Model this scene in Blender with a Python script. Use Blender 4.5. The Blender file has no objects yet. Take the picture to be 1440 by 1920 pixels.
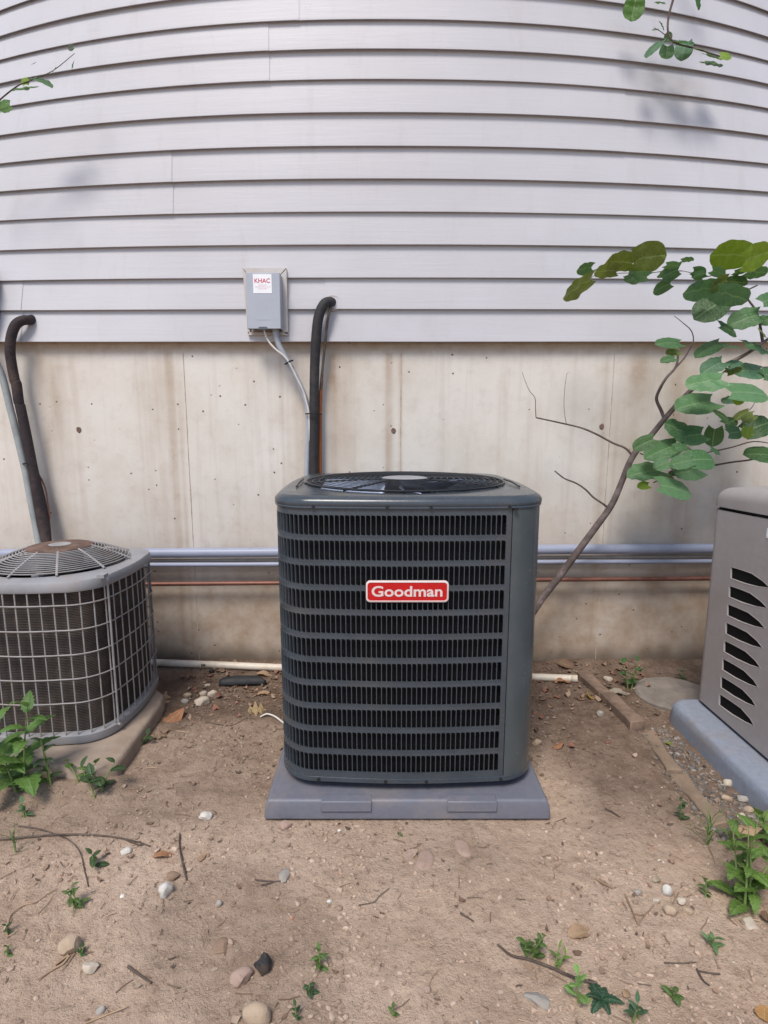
import bpy, bmesh, math, random
from mathutils import Vector, Matrix, noise
random.seed(7)
S = bpy.context.scene
C = S.collection
R = math.radians

# ---------------------------------------------------------------- camera, sky, sun, exposure
CAM_H, PITCH, FPX = 1.14, R(8.85), 1030.0
cam_d = bpy.data.cameras.new('camera'); cam = bpy.data.objects.new('camera', cam_d); C.objects.link(cam)
cam_d.sensor_fit = 'HORIZONTAL'; cam_d.sensor_width = 36.0; cam_d.lens = 36.0 * FPX / 1440.0
cam_d.clip_start = 0.05; cam_d.clip_end = 400
cam.location = (0, 0, CAM_H); cam.rotation_euler = (R(90) - PITCH, 0, 0)
S.camera = cam

SUN_DIR = Vector((-0.20, -0.52, 0.86)).normalized()          # towards the sun
w = bpy.data.worlds.new('World'); S.world = w; w.use_nodes = True
wn = w.node_tree.nodes; bg = wn['Background']
sky = wn.new('ShaderNodeTexSky'); sky.sky_type = 'NISHITA'; sky.sun_disc = False
sky.sun_elevation = math.asin(SUN_DIR.z); sky.sun_rotation = math.atan2(SUN_DIR.x, SUN_DIR.y)
sky.air_density = 1.0; sky.dust_density = 1.5; sky.ozone_density = 1.0
w.node_tree.links.new(sky.outputs[0], bg.inputs[0]); bg.inputs[1].default_value = 0.085
sun_d = bpy.data.lights.new('sun', 'SUN'); sun = bpy.data.objects.new('sun', sun_d); C.objects.link(sun)
sun_d.energy = 1.5; sun_d.angle = R(19); sun_d.color = (1.0, 0.95, 0.88)
sun.rotation_euler = (-SUN_DIR).to_track_quat('-Z', 'Y').to_euler(); sun.location = SUN_DIR * 20
S.view_settings.view_transform = 'Standard'; S.view_settings.look = 'None'
S.view_settings.exposure = 0.95; S.view_settings.gamma = 1.0; S.view_settings.use_curve_mapping = False

# ---------------------------------------------------------------- measuring helpers (photo pixel -> point in the place)
cp, sp = math.cos(PITCH), math.sin(PITCH)
def ray(u, v):
    a = (u - 720) / FPX; b = (960 - v) / FPX
    return Vector((a, cp + b * sp, -sp + b * cp))
def atY(u, v, Y):
    d = ray(u, v); t = Y / d.y
    return Vector((t * d.x, Y, CAM_H + t * d.z))
def atX(u, v, X):
    d = ray(u, v); t = X / d.x
    return Vector((X, t * d.y, CAM_H + t * d.z))
def onZ(u, v, z=0.0):
    d = ray(u, v); t = (z - CAM_H) / d.z
    return Vector((t * d.x, t * d.y, z))
WALL_Y = 2.49
def wallY(x, z):
    ax = min(abs(x), 2.6)
    return WALL_Y + 0.21 * max(0.0, z - 1.49) * (ax / 1.75) ** 2.2 + 0.25 * max(0, abs(x) - 2.6)
def onWall(u, v, off=0.0):
    Y = WALL_Y
    for _ in range(6):
        p = atY(u, v, Y - off); Y = wallY(p.x, p.z)
    return atY(u, v, Y - off)
def gz(x, y):                                                 # ground height
    h = 0.016 * noise.noise(Vector((x * 1.3, y * 1.3, 3.1))) + 0.007 * noise.noise(Vector((x * 4.2, y * 4.2, 9.7)))
    h += 0.0035 * noise.noise(Vector((x * 13, y * 13, 1.7)))
    for (cx, cy, hx, hy, lv) in ((0.07, 1.87, 0.50, 0.50, -0.006), (1.6, 1.4, 0.52, 0.72, 0.0)):
        k = max(abs(x - cx) - hx, abs(y - cy) - hy)
        if k < 0.12:
            t = min(1, max(0, k / 0.12)); h = lv * (1 - t) + h * t
    if x < -0.80 and y < 1.66: h += 0.038 * math.exp(-((y - 1.60) / 0.055) ** 2) * min(1, (-0.80 - x) / 0.1) * (0.8 + 0.6 * noise.noise(Vector((x * 9, y * 9, 5))))
    if y > 2.36: h += 0.03 * min(1.0, (y - 2.36) / 0.13)
    return h
def onG(u, v, lift=0.0):
    z = 0.0
    for _ in range(5):
        p = onZ(u, v, z); z = gz(p.x, p.y)
    p.z = z + lift
    return p
def pxm(Y, z=0.5):                                            # metres per pixel at a place
    return (Y * cp - (z - CAM_H) * sp) / FPX

# ---------------------------------------------------------------- mesh helpers
def catmull(pts, n=6):
    pts = [Vector(p) for p in pts]
    if len(pts) < 3: return pts
    out = []; P = [pts[0] * 2 - pts[1]] + pts + [pts[-1] * 2 - pts[-2]]
    for i in range(1, len(P) - 2):
        a, b, c, d = P[i - 1], P[i], P[i + 1], P[i + 2]
        for k in range(n):
            t = k / n
            out.append(0.5 * ((2 * b) + (c - a) * t + (2 * a - 5 * b + 4 * c - d) * t * t + (3 * b - a - 3 * c + d) * t ** 3))
    out.append(pts[-1]); return out
class MB:
    def __init__(s): s.v = []; s.f = []; s.m = []
    def add(s, vs, fs, mi=0):
        o = len(s.v); s.v += [tuple(p) for p in vs]; s.f += [tuple(o + i for i in f) for f in fs]; s.m += [mi] * len(fs); return s
    def box(s, x0, x1, y0, y1, z0, z1, mi=0, M=None):
        vs = [Vector((x, y, z)) for z in (z0, z1) for y in (y0, y1) for x in (x0, x1)]
        if M: vs = [M @ p for p in vs]
        return s.add(vs, [(0, 2, 3, 1), (4, 5, 7, 6), (0, 1, 5, 4), (2, 6, 7, 3), (0, 4, 6, 2), (1, 3, 7, 5)], mi)
    def tube(s, pts, r, n=10, mi=0, closed=False, smooth=0):
        pts = [Vector(p) for p in pts]
        if smooth and len(pts) > 2:
            if isinstance(r, (list, tuple)):
                k = len(pts) - 1; rr = []
                for i in range(k):
                    for j in range(smooth): rr.append(r[i] + (r[i + 1] - r[i]) * j / smooth)
                rr.append(r[-1]); r = rr
            pts = catmull(pts, smooth)
        N = len(pts)
        if not isinstance(r, (list, tuple)): r = [r] * N
        vs = []; up = None
        for i, p in enumerate(pts):
            if closed: t = (pts[(i + 1) % N] - pts[i - 1])
            else: t = pts[min(i + 1, N - 1)] - pts[max(i - 1, 0)]
            t = t.normalized() if t.length > 1e-9 else Vector((0, 0, 1))
            if up is None:
                up = Vector((0, 0, 1)) if abs(t.z) < 0.9 else Vector((1, 0, 0))
            a = (up - t * up.dot(t))
            a = a.normalized() if a.length > 1e-6 else t.orthogonal().normalized()
            up = a; b = t.cross(a)
            for k in range(n):
                q = 2 * math.pi * k / n
                vs.append(p + (a * math.cos(q) + b * math.sin(q)) * r[i])
        fs = []
        for i in range(N if closed else N - 1):
            j = (i + 1) % N
            for k in range(n):
                l = (k + 1) % n; fs.append((i * n + k, i * n + l, j * n + l, j * n + k))
        if not closed:
            fs.append(tuple(range(n - 1, -1, -1))); fs.append(tuple((N - 1) * n + k for k in range(n)))
        return s.add(vs, fs, mi)
    def loft(s, rings, mi=0, cap0=False, cap1=False):
        n = len(rings[0]); vs = [p for r in rings for p in r]; fs = []
        for i in range(len(rings) - 1):
            for k in range(n):
                l = (k + 1) % n; fs.append((i * n + k, i * n + l, (i + 1) * n + l, (i + 1) * n + k))
        if cap0: fs.append(tuple(range(n - 1, -1, -1)))
        if cap1: fs.append(tuple((len(rings) - 1) * n + k for k in range(n)))
        return s.add(vs, fs, mi)
    def sheet(s, rows, mi=0):
        n = len(rows[0]); vs = [p for r in rows for p in r]
        return s.add(vs, [(i * n + k, i * n + k + 1, (i + 1) * n + k + 1, (i + 1) * n + k) for i in range(len(rows) - 1) for k in range(n - 1)], mi)
    def mesh(s, name, mats, smooth=None, fix=True):
        me = bpy.data.meshes.new(name); me.from_pydata(s.v, [], s.f)
        for m in (mats if isinstance(mats, (list, tuple)) else [mats]): me.materials.append(m)
        for p, mi in zip(me.polygons, s.m): p.material_index = mi
        if fix:
            bm = bmesh.new(); bm.from_mesh(me); bmesh.ops.recalc_face_normals(bm, faces=bm.faces); bm.to_mesh(me); bm.free()
        if smooth is not None:
            me.shade_smooth()
            if smooth < 180: me.set_sharp_from_angle(angle=R(smooth))
        return me
    def build(s, name, mats, parent=None, smooth=35, fix=True):
        return link(name, s.mesh(name, mats, smooth, fix), parent)
def link(name, me, parent=None, M=None):
    o = bpy.data.objects.new(name, me); C.objects.link(o)
    if parent is not None:
        o.parent = parent
        base = ORIGIN.get(parent.name, Vector((0, 0, 0)))
        o.matrix_basis = Matrix.Translation(-base) @ (M or Matrix())
    elif M is not None: o.matrix_basis = M
    return o
ORIGIN = {}                                                   # world origin of a thing: its parts are built in world coordinates
LABELS = {}
def tag(o, label, cat, group=None, kind=None):
    if label: o['label'] = label
    if cat: o['category'] = cat
    if group: o['group'] = group
    if kind: o['kind'] = kind
    return o
def thing(name, loc, label, cat, group=None):
    o = bpy.data.objects.new(name, None); C.objects.link(o); o.location = loc; o.empty_display_size = 0.05
    ORIGIN[o.name] = Vector(loc); return tag(o, label, cat, group)
def recenter(o, loc):                                         # put a one-mesh thing's origin at its base
    o.data.transform(Matrix.Translation(-Vector(loc))); o.location = loc; return o
def bevel(o, wd, seg=2, ang=35):
    m = o.modifiers.new('bevel', 'BEVEL'); m.width = wd; m.segments = seg; m.limit_method = 'ANGLE'; m.angle_limit = R(ang); return o

# ---------------------------------------------------------------- materials
class NT:
    def __init__(s, name):
        s.m = bpy.data.materials.new(name); s.m.use_nodes = True; s.t = s.m.node_tree; s.n = s.t.nodes; s.b = s.n['Principled BSDF']
        s.out = s.n['Material Output']
    def node(s, t, **k):
        q = s.n.new(t)
        for a, b in k.items(): setattr(q, a, b)
        return q
    def L(s, a, b): s.t.links.new(a, b)
    def coord(s, kind='Object', scale=(1, 1, 1)):
        tc = s.node('ShaderNodeTexCoord'); mp = s.node('ShaderNodeMapping'); s.L(tc.outputs[kind], mp.inputs[0]); mp.inputs['Scale'].default_value = scale
        return mp.outputs[0]
    def noise(s, scale, detail=4, rough=0.6, co=None, dist=0.0):
        q = s.node('ShaderNodeTexNoise'); q.inputs['Scale'].default_value = scale; q.inputs['Detail'].default_value = detail
        q.inputs['Roughness'].default_value = rough; q.inputs['Distortion'].default_value = dist
        if co: s.L(co, q.inputs['Vector'])
        return q.outputs['Fac']
    def vor(s, scale, co=None, rnd=1.0, feat='F1'):
        q = s.node('ShaderNodeTexVoronoi'); q.feature = feat; q.inputs['Scale'].default_value = scale; q.inputs['Randomness'].default_value = rnd
        if co: s.L(co, q.inputs['Vector'])
        return q
    def ramp(s, fac, stops):
        q = s.node('ShaderNodeValToRGB'); e = q.color_ramp.elements
        while len(e) < len(stops): e.new(0.5)
        for i, (p, c) in enumerate(stops):
            e[i].position = p; e[i].color = (*c, 1) if len(c) == 3 else c
        s.L(fac, q.inputs[0]); return q.outputs[0]
    def val(s, fac, lo, hi, a=0.0, b=1.0):
        q = s.node('ShaderNodeMapRange'); q.clamp = True
        for i, x in zip((1, 2, 3, 4), (lo, hi, a, b)): q.inputs[i].default_value = x
        s.L(fac, q.inputs[0]); return q.outputs[0]
    def mix(s, fac, a, b, mode='MIX'):
        q = s.node('ShaderNodeMix', data_type='RGBA', blend_type=mode)
        if hasattr(fac, 'links'): s.L(fac, q.inputs[0])
        else: q.inputs[0].default_value = fac
        for k, x in ((6, a), (7, b)):
            if hasattr(x, 'links'): s.L(x, q.inputs[k])
            else: q.inputs[k].default_value = (*x, 1)
        return q.outputs[2]
    def math(s, op, a, b):
        q = s.node('ShaderNodeMath', operation=op)
        for k, x in ((0, a), (1, b)):
            if hasattr(x, 'links'): s.L(x, q.inputs[k])
            else: q.inputs[k].default_value = x
        return q.outputs[0]
    def attr(s, name, out='Fac'):
        q = s.node('ShaderNodeAttribute'); q.attribute_name = name; return q.outputs[out]
    def color(s, c):
        if hasattr(c, 'links'): s.L(c, s.b.inputs['Base Color'])
        else: s.b.inputs['Base Color'].default_value = (*c, 1)
    def rough(s, r):
        if hasattr(r, 'links'): s.L(r, s.b.inputs['Roughness'])
        else: s.b.inputs['Roughness'].default_value = r
    def bump(s, h, strength=0.3, dist=0.01):
        q = s.node('ShaderNodeBump'); q.inputs['Strength'].default_value = strength; q.inputs['Distance'].default_value = dist
        s.L(h, q.inputs['Height']); s.L(q.outputs[0], s.b.inputs['Normal'])
def simple(name, c, rough=0.5, metal=0.0, var=0.12, scale=30, bump=0.0, spec=0.5, dirt=None):
    t = NT(name); co = t.coord()
    n = t.noise(scale, 5, 0.65, co)
    lo = tuple(x * (1 - var) for x in c); hi = tuple(min(1, x * (1 + var)) for x in c)
    col = t.ramp(n, [(0.3, lo), (0.7, hi)])
    if dirt:
        d = t.val(t.noise(dirt[1], 6, 0.7, co), 0.5, 0.72, 0, dirt[2]); col = t.mix(d, col, dirt[0])
    t.color(col); t.rough(t.val(n, 0.2, 0.8, max(0, rough - 0.08), min(1, rough + 0.08))); t.b.inputs['Metallic'].default_value = metal
    t.b.inputs['Specular IOR Level'].default_value = spec
    if bump: t.bump(t.noise(scale * 4, 4, 0.6, co), bump, 0.004)
    return t.m
M = {}
# siding
t = NT('vinyl_siding'); co = t.coord(); st = t.coord(scale=(1.2, 1, 26))
big = t.noise(1.6, 4, 0.6, co); fine = t.noise(55, 4, 0.6, co); grain = t.noise(3.0, 5, 0.6, st)
col = t.ramp(big, [(0.3, (0.50, 0.487, 0.508)), (0.7, (0.55, 0.54, 0.568))])
col = t.mix(t.val(t.noise(4, 6, 0.7, t.coord(scale=(3, 1, 0.6))), 0.55, 0.8, 0, 0.35), col, (0.40, 0.37, 0.34))
t.color(t.mix(t.val(fine, 0.6, 0.85, 0, 0.25), col, (0.40, 0.385, 0.385))); t.rough(0.5)
t.bump(t.math('ADD', grain, t.math('MULTIPLY', t.noise(9, 5, 0.7, st), 0.5)), 0.22, 0.003); M['siding'] = t.m
# concrete
t = NT('cast_concrete'); co = t.coord(); n1 = t.noise(2.2, 6, 0.65, co); n2 = t.noise(14, 6, 0.7, co); n3 = t.noise(130, 3, 0.6, co)
col = t.ramp(n1, [(0.28, (0.59, 0.53, 0.455)), (0.5, (0.68, 0.63, 0.57)), (0.72, (0.72, 0.685, 0.64))])
col = t.mix(t.val(n2, 0.52, 0.75, 0, 0.35), col, (0.46, 0.40, 0.33))
sv = t.noise(3.0, 5, 0.65, t.coord(scale=(7, 1, 0.35)))
col = t.mix(t.val(sv, 0.52, 0.72, 0, 0.30), col, (0.45, 0.37, 0.29))
sep = t.node('ShaderNodeSeparateColor'); t.L(t.attr('stain_shade', 'Color'), sep.inputs[0])
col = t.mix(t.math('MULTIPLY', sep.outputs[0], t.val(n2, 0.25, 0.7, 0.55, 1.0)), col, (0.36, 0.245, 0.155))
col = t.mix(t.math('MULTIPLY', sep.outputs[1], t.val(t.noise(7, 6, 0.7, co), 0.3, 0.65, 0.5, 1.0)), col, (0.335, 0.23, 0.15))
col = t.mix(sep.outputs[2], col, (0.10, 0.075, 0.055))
v = t.vor(26, t.coord(scale=(1, 1, 1)), 1.0); vs_ = t.node('ShaderNodeSeparateColor'); t.L(v.outputs['Color'], vs_.inputs[0])
sel = t.val(vs_.outputs[0], 0.80, 0.82, 0, 1); pit = t.math('MULTIPLY', sel, t.val(t.math('ADD', v.outputs['Distance'], t.math('MULTIPLY', n3, 0.12)), 0.14, 0.19, 1, 0))
vb = t.vor(75, co); vbs = t.node('ShaderNodeSeparateColor'); t.L(vb.outputs['Color'], vbs.inputs[0])
pit2 = t.math('MULTIPLY', t.val(vbs.outputs[1], 0.93, 0.94, 0, 1), t.val(vb.outputs['Distance'], 0.15, 0.22, 0.7, 0))
pits = t.math('MAXIMUM', pit, pit2)
t.color(t.mix(pits, col, (0.14, 0.10, 0.075))); t.rough(0.9)
t.bump(t.math('SUBTRACT', t.math('ADD', t.math('MULTIPLY', n3, 0.35), t.math('MULTIPLY', n2, 0.5)), t.math('MULTIPLY', pits, 1.6)), 0.5, 0.004); M['concrete'] = t.m
# soil
t = NT('dry_soil'); co = t.coord(); n1 = t.noise(2.0, 6, 0.65, co); n2 = t.noise(11, 8, 0.72, co, 0.15); n3 = t.noise(62, 5, 0.75, co); n4 = t.noise(260, 3, 0.7, co)
col = t.ramp(n1, [(0.3, (0.41, 0.29, 0.208)), (0.48, (0.53, 0.39, 0.29)), (0.7, (0.62, 0.475, 0.365))])
col = t.mix(t.val(n2, 0.5, 0.72, 0, 0.5), col, (0.28, 0.19, 0.134))
col = t.mix(t.val(n2, 0.28, 0.42, 0.4, 0), col, (0.50, 0.39, 0.30))
col = t.mix(t.val(n3, 0.54, 0.70, 0, 0.75), col, (0.20, 0.14, 0.10))
col = t.mix(t.val(n3, 0.26, 0.40, 0.45, 0), col, (0.52, 0.42, 0.335))
col = t.mix(t.val(n4, 0.62, 0.78, 0, 0.25), col, (0.2, 0.145, 0.105))
dm = t.math('MULTIPLY', t.attr('shade_damp'), t.val(n2, 0.3, 0.6, 0.65, 1.0))
col = t.mix(dm, col, (0.135, 0.092, 0.068))  # darkens the soil: mostly painted shade, plus some damp
t.color(col); t.rough(0.96); t.b.inputs['Specular IOR Level'].default_value = 0.15
hh = t.math('ADD', t.math('MULTIPLY', n2, 1.2), t.math('ADD', t.math('MULTIPLY', n3, 0.55), t.math('MULTIPLY', n4, 0.2))); t.bump(hh, 1.0, 0.015); M['soil'] = t.m
# crumbs / stones: colour comes from the object or from a vertex colour
t = NT('crumbs'); co = t.coord(); c = t.attr('tint', 'Color'); t.color(t.mix(t.val(t.noise(300, 3, 0.6, co), 0.4, 0.7, 0, 0.2), c, (0.2, 0.145, 0.105))); t.rough(0.95); M['crumbs'] = t.m
t = NT('stone'); co = t.coord(); oi = t.node('ShaderNodeObjectInfo'); n = t.noise(22, 6, 0.7, co); n2 = t.noise(120, 4, 0.7, co)
col = t.mix(t.val(n, 0.45, 0.75, 0, 0.45), oi.outputs['Color'], (0.26, 0.17, 0.11)); col = t.mix(t.val(n2, 0.58, 0.75, 0, 0.35), col, (0.15, 0.11, 0.085))
t.color(col); t.rough(0.92); t.bump(t.math('ADD', n, t.math('MULTIPLY', n2, 0.4)), 0.6, 0.006); M['stone'] = t.m
# leaves
def leafmat(name, trans, rough, veins=True):
    t = NT(name); co = t.coord(); oi = t.node('ShaderNodeObjectInfo'); n = t.noise(5, 4, 0.6, co)
    col = t.mix(t.val(n, 0.35, 0.7, 0, 0.4), oi.outputs['Color'], t.mix(1.0, oi.outputs['Color'], (0.55, 0.6, 0.5), 'MULTIPLY'))
    if veins:
        lt_ = t.math('ABSOLUTE', t.math('SINE', t.math('MULTIPLY', t.attr('lateral'), 21.0), 0), 0); lt_ = t.val(lt_, 0.0, 0.16, 0.36, 0)
        vn = t.math('MAXIMUM', t.val(t.attr('vein'), 0.84, 1.0, 0, 0.6), lt_); col = t.mix(vn, col, t.mix(0.55, oi.outputs['Color'], (0.40, 0.52, 0.28)))
    t.color(col); t.rough(rough); t.bump(t.math('ADD', t.noise(9, 4, 0.6, co), t.math('MULTIPLY', t.attr('vein'), -0.6)), 0.45, 0.012)
    tr = t.node('ShaderNodeBsdfTranslucent'); t.L(t.mix(1.0, col, (1.3, 1.25, 0.6), 'MULTIPLY'), tr.inputs[0])
    mx = t.node('ShaderNodeMixShader'); mx.inputs[0].default_value = trans; t.L(t.b.outputs[0], mx.inputs[1]); t.L(tr.outputs[0], mx.inputs[2]); t.L(mx.outputs[0], t.out.inputs[0])
    return t.m
M['leaf'] = leafmat('green_leaf', 0.30, 0.40); M['dead'] = leafmat('dead_leaf', 0.12, 0.8)
def barkmat(name, a, b):
    t = NT(name); co = t.coord(); n = t.noise(40, 6, 0.7, co); n2 = t.noise(9, 4, 0.6, co)
    t.color(t.mix(t.val(n2, 0.4, 0.65, 0, 1), t.ramp(n, [(0.35, a), (0.7, b)]), tuple(x * 0.55 for x in a))); t.rough(0.85); t.bump(n, 0.5, 0.004); return t.m
M['bark'] = barkmat('bark', (0.125, 0.09, 0.08), (0.25, 0.205, 0.20)); M['twig'] = barkmat('twig', (0.10, 0.07, 0.055), (0.20, 0.15, 0.12)); M['straw'] = barkmat('straw', (0.38, 0.25, 0.15), (0.52, 0.38, 0.25))
M['stem'] = simple('green_stem', (0.17, 0.24, 0.07), 0.6)
# unit metals and plastics
M['paint'] = simple('grey_unit_paint', (0.050, 0.062, 0.076), 0.26, 0.0, 0.12, 14, 0.04, dirt=((0.10, 0.092, 0.082), 5, 0.4))
M['post'] = simple('grey_corner_paint', (0.070, 0.085, 0.092), 0.24, 0.0, 0.10, 8, 0.03, dirt=((0.10, 0.095, 0.085), 4, 0.35))
M['wire_black'] = simple('black_wire', (0.02, 0.022, 0.025), 0.35)
M['coil'] = simple('dark_coil', (0.006, 0.006, 0.007), 0.7, 0.0, 0.4, 90, spec=0.2)
t = NT('fin_coil'); co = t.coord(scale=(1, 1, 1)); wv = t.node('ShaderNodeTexWave', wave_type='BANDS', bands_direction='Z'); wv.inputs['Scale'].default_value = 55; wv.inputs['Distortion'].default_value = 1.2; wv.inputs['Detail'].default_value = 3
t.L(co, wv.inputs[0]); n = t.noise(6, 6, 0.7, co)
col = t.ramp(n, [(0.3, (0.026, 0.020, 0.018)), (0.5, (0.065, 0.048, 0.038)), (0.72, (0.15, 0.105, 0.078))]); t.color(t.mix(t.val(wv.outputs['Fac'], 0.3, 0.8, 0, 0.7), col, (0.012, 0.01, 0.01))); t.rough(0.8); t.bump(wv.outputs['Fac'], 0.6, 0.004); M['old_coil'] = t.m
M['blade'] = simple('aluminium_blade', (0.40, 0.47, 0.62), 0.35, 0.5, 0.1, 6)
M['hub'] = simple('bright_metal', (0.55, 0.55, 0.56), 0.35, 0.6, 0.1, 12)
M['pad'] = simple('grey_plastic_pad', (0.150, 0.155, 0.188), 0.55, 0, 0.08, 60, 0.10, dirt=((0.33, 0.25, 0.19), 4, 0.4))
M['red'] = simple('red_badge', (0.50, 0.006, 0.008), 0.3, 0, 0.05); M['chrome'] = simple('badge_silver', (0.70, 0.58, 0.56), 0.35, 0.0, 0.06, 20)
M['old_paint'] = simple('old_grey_paint', (0.30, 0.30, 0.315), 0.55, 0, 0.14, 12, 0.08, dirt=((0.22, 0.16, 0.12), 6, 0.6))
M['old_wire'] = simple('vinyl_coated_wire', (0.29, 0.275, 0.27), 0.6, 0, 0.2, 25, dirt=((0.28, 0.20, 0.15), 9, 0.6))
M['rust'] = simple('rusty_cap', (0.13, 0.076, 0.055), 0.8, 0.1, 0.45, 18, 0.3, dirt=((0.33, 0.26, 0.22), 7, 0.6))
M['seam'] = simple('seam_concrete', (0.47, 0.40, 0.335), 0.92, 0, 0.3, 30, 0.4)
M['slab'] = simple('slab_concrete', (0.33, 0.26, 0.205), 0.92, 0, 0.22, 9, 0.5, dirt=((0.25, 0.17, 0.12), 5, 0.7))
M['box_grey'] = simple('box_grey', (0.40, 0.425, 0.48), 0.45, 0.0, 0.05, 10); M['box_dark'] = simple('box_shadow_grey', (0.10, 0.11, 0.13), 0.6)
M['trim'] = simple('trim_block', (0.53, 0.49, 0.46), 0.6, 0, 0.10, 14, dirt=((0.36, 0.26, 0.19), 7, 0.7))
M['white'] = simple('sticker_white', (0.84, 0.85, 0.87), 0.4, 0, 0.03); M['sticker_red'] = simple('sticker_red', (0.56, 0.02, 0.07), 0.5, 0, 0.05); M['sticker_pink'] = simple('sticker_pink', (0.78, 0.55, 0.58), 0.5, 0, 0.05)
M['foam'] = simple('black_foam', (0.022, 0.021, 0.024), 0.72, 0, 0.35, 40, 0.5, dirt=((0.07, 0.05, 0.045), 12, 0.7))
M['foam_old'] = simple('weathered_foam', (0.026, 0.017, 0.020), 0.8, 0, 0.4, 30, 0.8, dirt=((0.10, 0.06, 0.045), 9, 0.7))
M['whip'] = simple('grey_conduit', (0.37, 0.39, 0.43), 0.5, 0, 0.08, 30); M['whip_old'] = simple('weathered_conduit', (0.30, 0.32, 0.32), 0.6, 0, 0.2, 14)
M['wirew'] = simple('white_wire', (0.66, 0.62, 0.58), 0.5); M['copper'] = simple('dull_copper', (0.20, 0.085, 0.06), 0.5, 0.4, 0.3, 20); M['rawcopper'] = simple('orange_copper', (0.30, 0.09, 0.03), 0.55, 0.2, 0.25, 18)
M['pvc_grey'] = simple('grey_pvc', (0.30, 0.325, 0.42), 0.42, 0, 0.08, 12); M['pvc_tan'] = simple('tan_conduit', (0.40, 0.36, 0.32), 0.6, 0, 0.15, 14); M['pvc_white'] = simple('white_pvc', (0.66, 0.59, 0.49), 0.5, 0, 0.12, 10, dirt=((0.36, 0.25, 0.17), 8, 0.6))
M['gen'] = simple('generator_beige_grey', (0.365, 0.33, 0.32), 0.55, 0, 0.07, 40, 0.06, dirt=((0.24, 0.20, 0.17), 5, 0.3)); M['gen_pad'] = simple('composite_pad', (0.25, 0.28, 0.345), 0.8, 0, 0.12, 50, 0.35, dirt=((0.27, 0.21, 0.16), 7, 0.5))
M['black'] = simple('dark_interior', (0.010, 0.010, 0.011), 0.8)
M['timber'] = simple('weathered_timber', (0.17, 0.115, 0.085), 0.9, 0, 0.4, 14, 0.6, dirt=((0.30, 0.22, 0.16), 7, 0.6)); M['timber_pale'] = simple('pale_timber', (0.235, 0.17, 0.12), 0.9, 0, 0.3, 14, 0.5, dirt=((0.20, 0.14, 0.10), 6, 0.7))
M['debris'] = simple('black_debris', (0.018, 0.018, 0.02), 0.65, 0, 0.3, 30, 0.4); M['disc'] = simple('stone_disc', (0.215, 0.185, 0.16), 0.93, 0, 0.25, 16, 0.6, dirt=((0.16, 0.125, 0.10), 6, 0.6))

# ---------------------------------------------------------------- ground
def axis(lo, hi, a, b, step, grow=1.35):
    xs = []; x = a
    while x <= b + 1e-9: xs.append(x); x += step
    d = step; x = a; left = []
    while x > lo: d *= grow; x -= d; left.append(x)
    d = step; x = xs[-1]; right = []
    while x < hi: d *= grow; x += d; right.append(x)
    return left[::-1] + xs + right
gx = axis(-40, 40, -1.75, 1.75, 0.0095); gy = axis(-40, 12, 0.72, 2.52, 0.0095)
mb = MB(); rows = []
for y in gy:
    row = []
    for x in gx:
        z = gz(x, y)
        if -1.9 < x < 1.9 and 0.6 < y < 2.7:
            q = Vector((x, y, 0)); f = noise.noise(q * 24 + Vector((1, 7, 2))) * 0.0045 * (0.4 + abs(noise.noise(q * 3))) + noise.noise(q * 46) * 0.0034 + noise.noise(q * 95) * 0.0024
            r = noise.noise(q * 20 + Vector((5, 2, 8))); f += 0.005 * max(0, r - 0.25)
            z += f
        row.append((x, y, z))
    rows.append(row)
mb.sheet(rows)
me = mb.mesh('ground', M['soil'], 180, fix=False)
da = me.attributes.new('shade_damp', 'FLOAT', 'POINT'); vals = []
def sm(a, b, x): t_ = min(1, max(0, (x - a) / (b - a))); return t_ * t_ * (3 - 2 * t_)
def shade_damp_at(x, y):  # soil darkened behind and between the units: mostly painted shade, some damp
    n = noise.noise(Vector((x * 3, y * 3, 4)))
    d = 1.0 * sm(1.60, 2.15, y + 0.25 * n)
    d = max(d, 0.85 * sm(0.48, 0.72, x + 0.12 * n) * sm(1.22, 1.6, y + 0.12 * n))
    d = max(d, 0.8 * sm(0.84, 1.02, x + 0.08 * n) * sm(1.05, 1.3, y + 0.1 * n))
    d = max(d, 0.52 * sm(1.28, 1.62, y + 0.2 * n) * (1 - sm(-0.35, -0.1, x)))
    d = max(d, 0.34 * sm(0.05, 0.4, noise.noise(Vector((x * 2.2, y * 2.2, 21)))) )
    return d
vals = [shade_damp_at(p[0], p[1]) for p in mb.v]
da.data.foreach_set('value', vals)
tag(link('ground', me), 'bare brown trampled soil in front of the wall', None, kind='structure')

# ---------------------------------------------------------------- house: concrete foundation and curved courses of siding
house = thing('house', (0, WALL_Y, 0), 'house wall of pale lavender grey lap siding above a cast concrete foundation', 'house')
mb = MB(); rows = []; NX = 460; z0, z1, NZ = -0.15, 1.56, 130
for j in range(NZ + 1):
    z = z0 + (z1 - z0) * j / NZ; row = []
    for i in range(NX + 1):
        x = -3.4 + 6.8 * i / NX
        row.append((x, wallY(x, min(z, 1.49)) + 0.0012 * noise.noise(Vector((x * 6, z * 6, 0))) + 0.02, z))
    rows.append(row)
mb.sheet(rows)
mb.box(-3.4, 3.4, WALL_Y + 0.05, WALL_Y + 0.25, -0.15, 1.5)
me = mb.mesh('foundation_wall', M['concrete'], 180, fix=False)
ca = me.color_attributes.new('stain_shade', 'FLOAT_COLOR', 'POINT'); vals = []
def px_x(u, v=850): return onWall(u, v, -0.02).x
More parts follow.
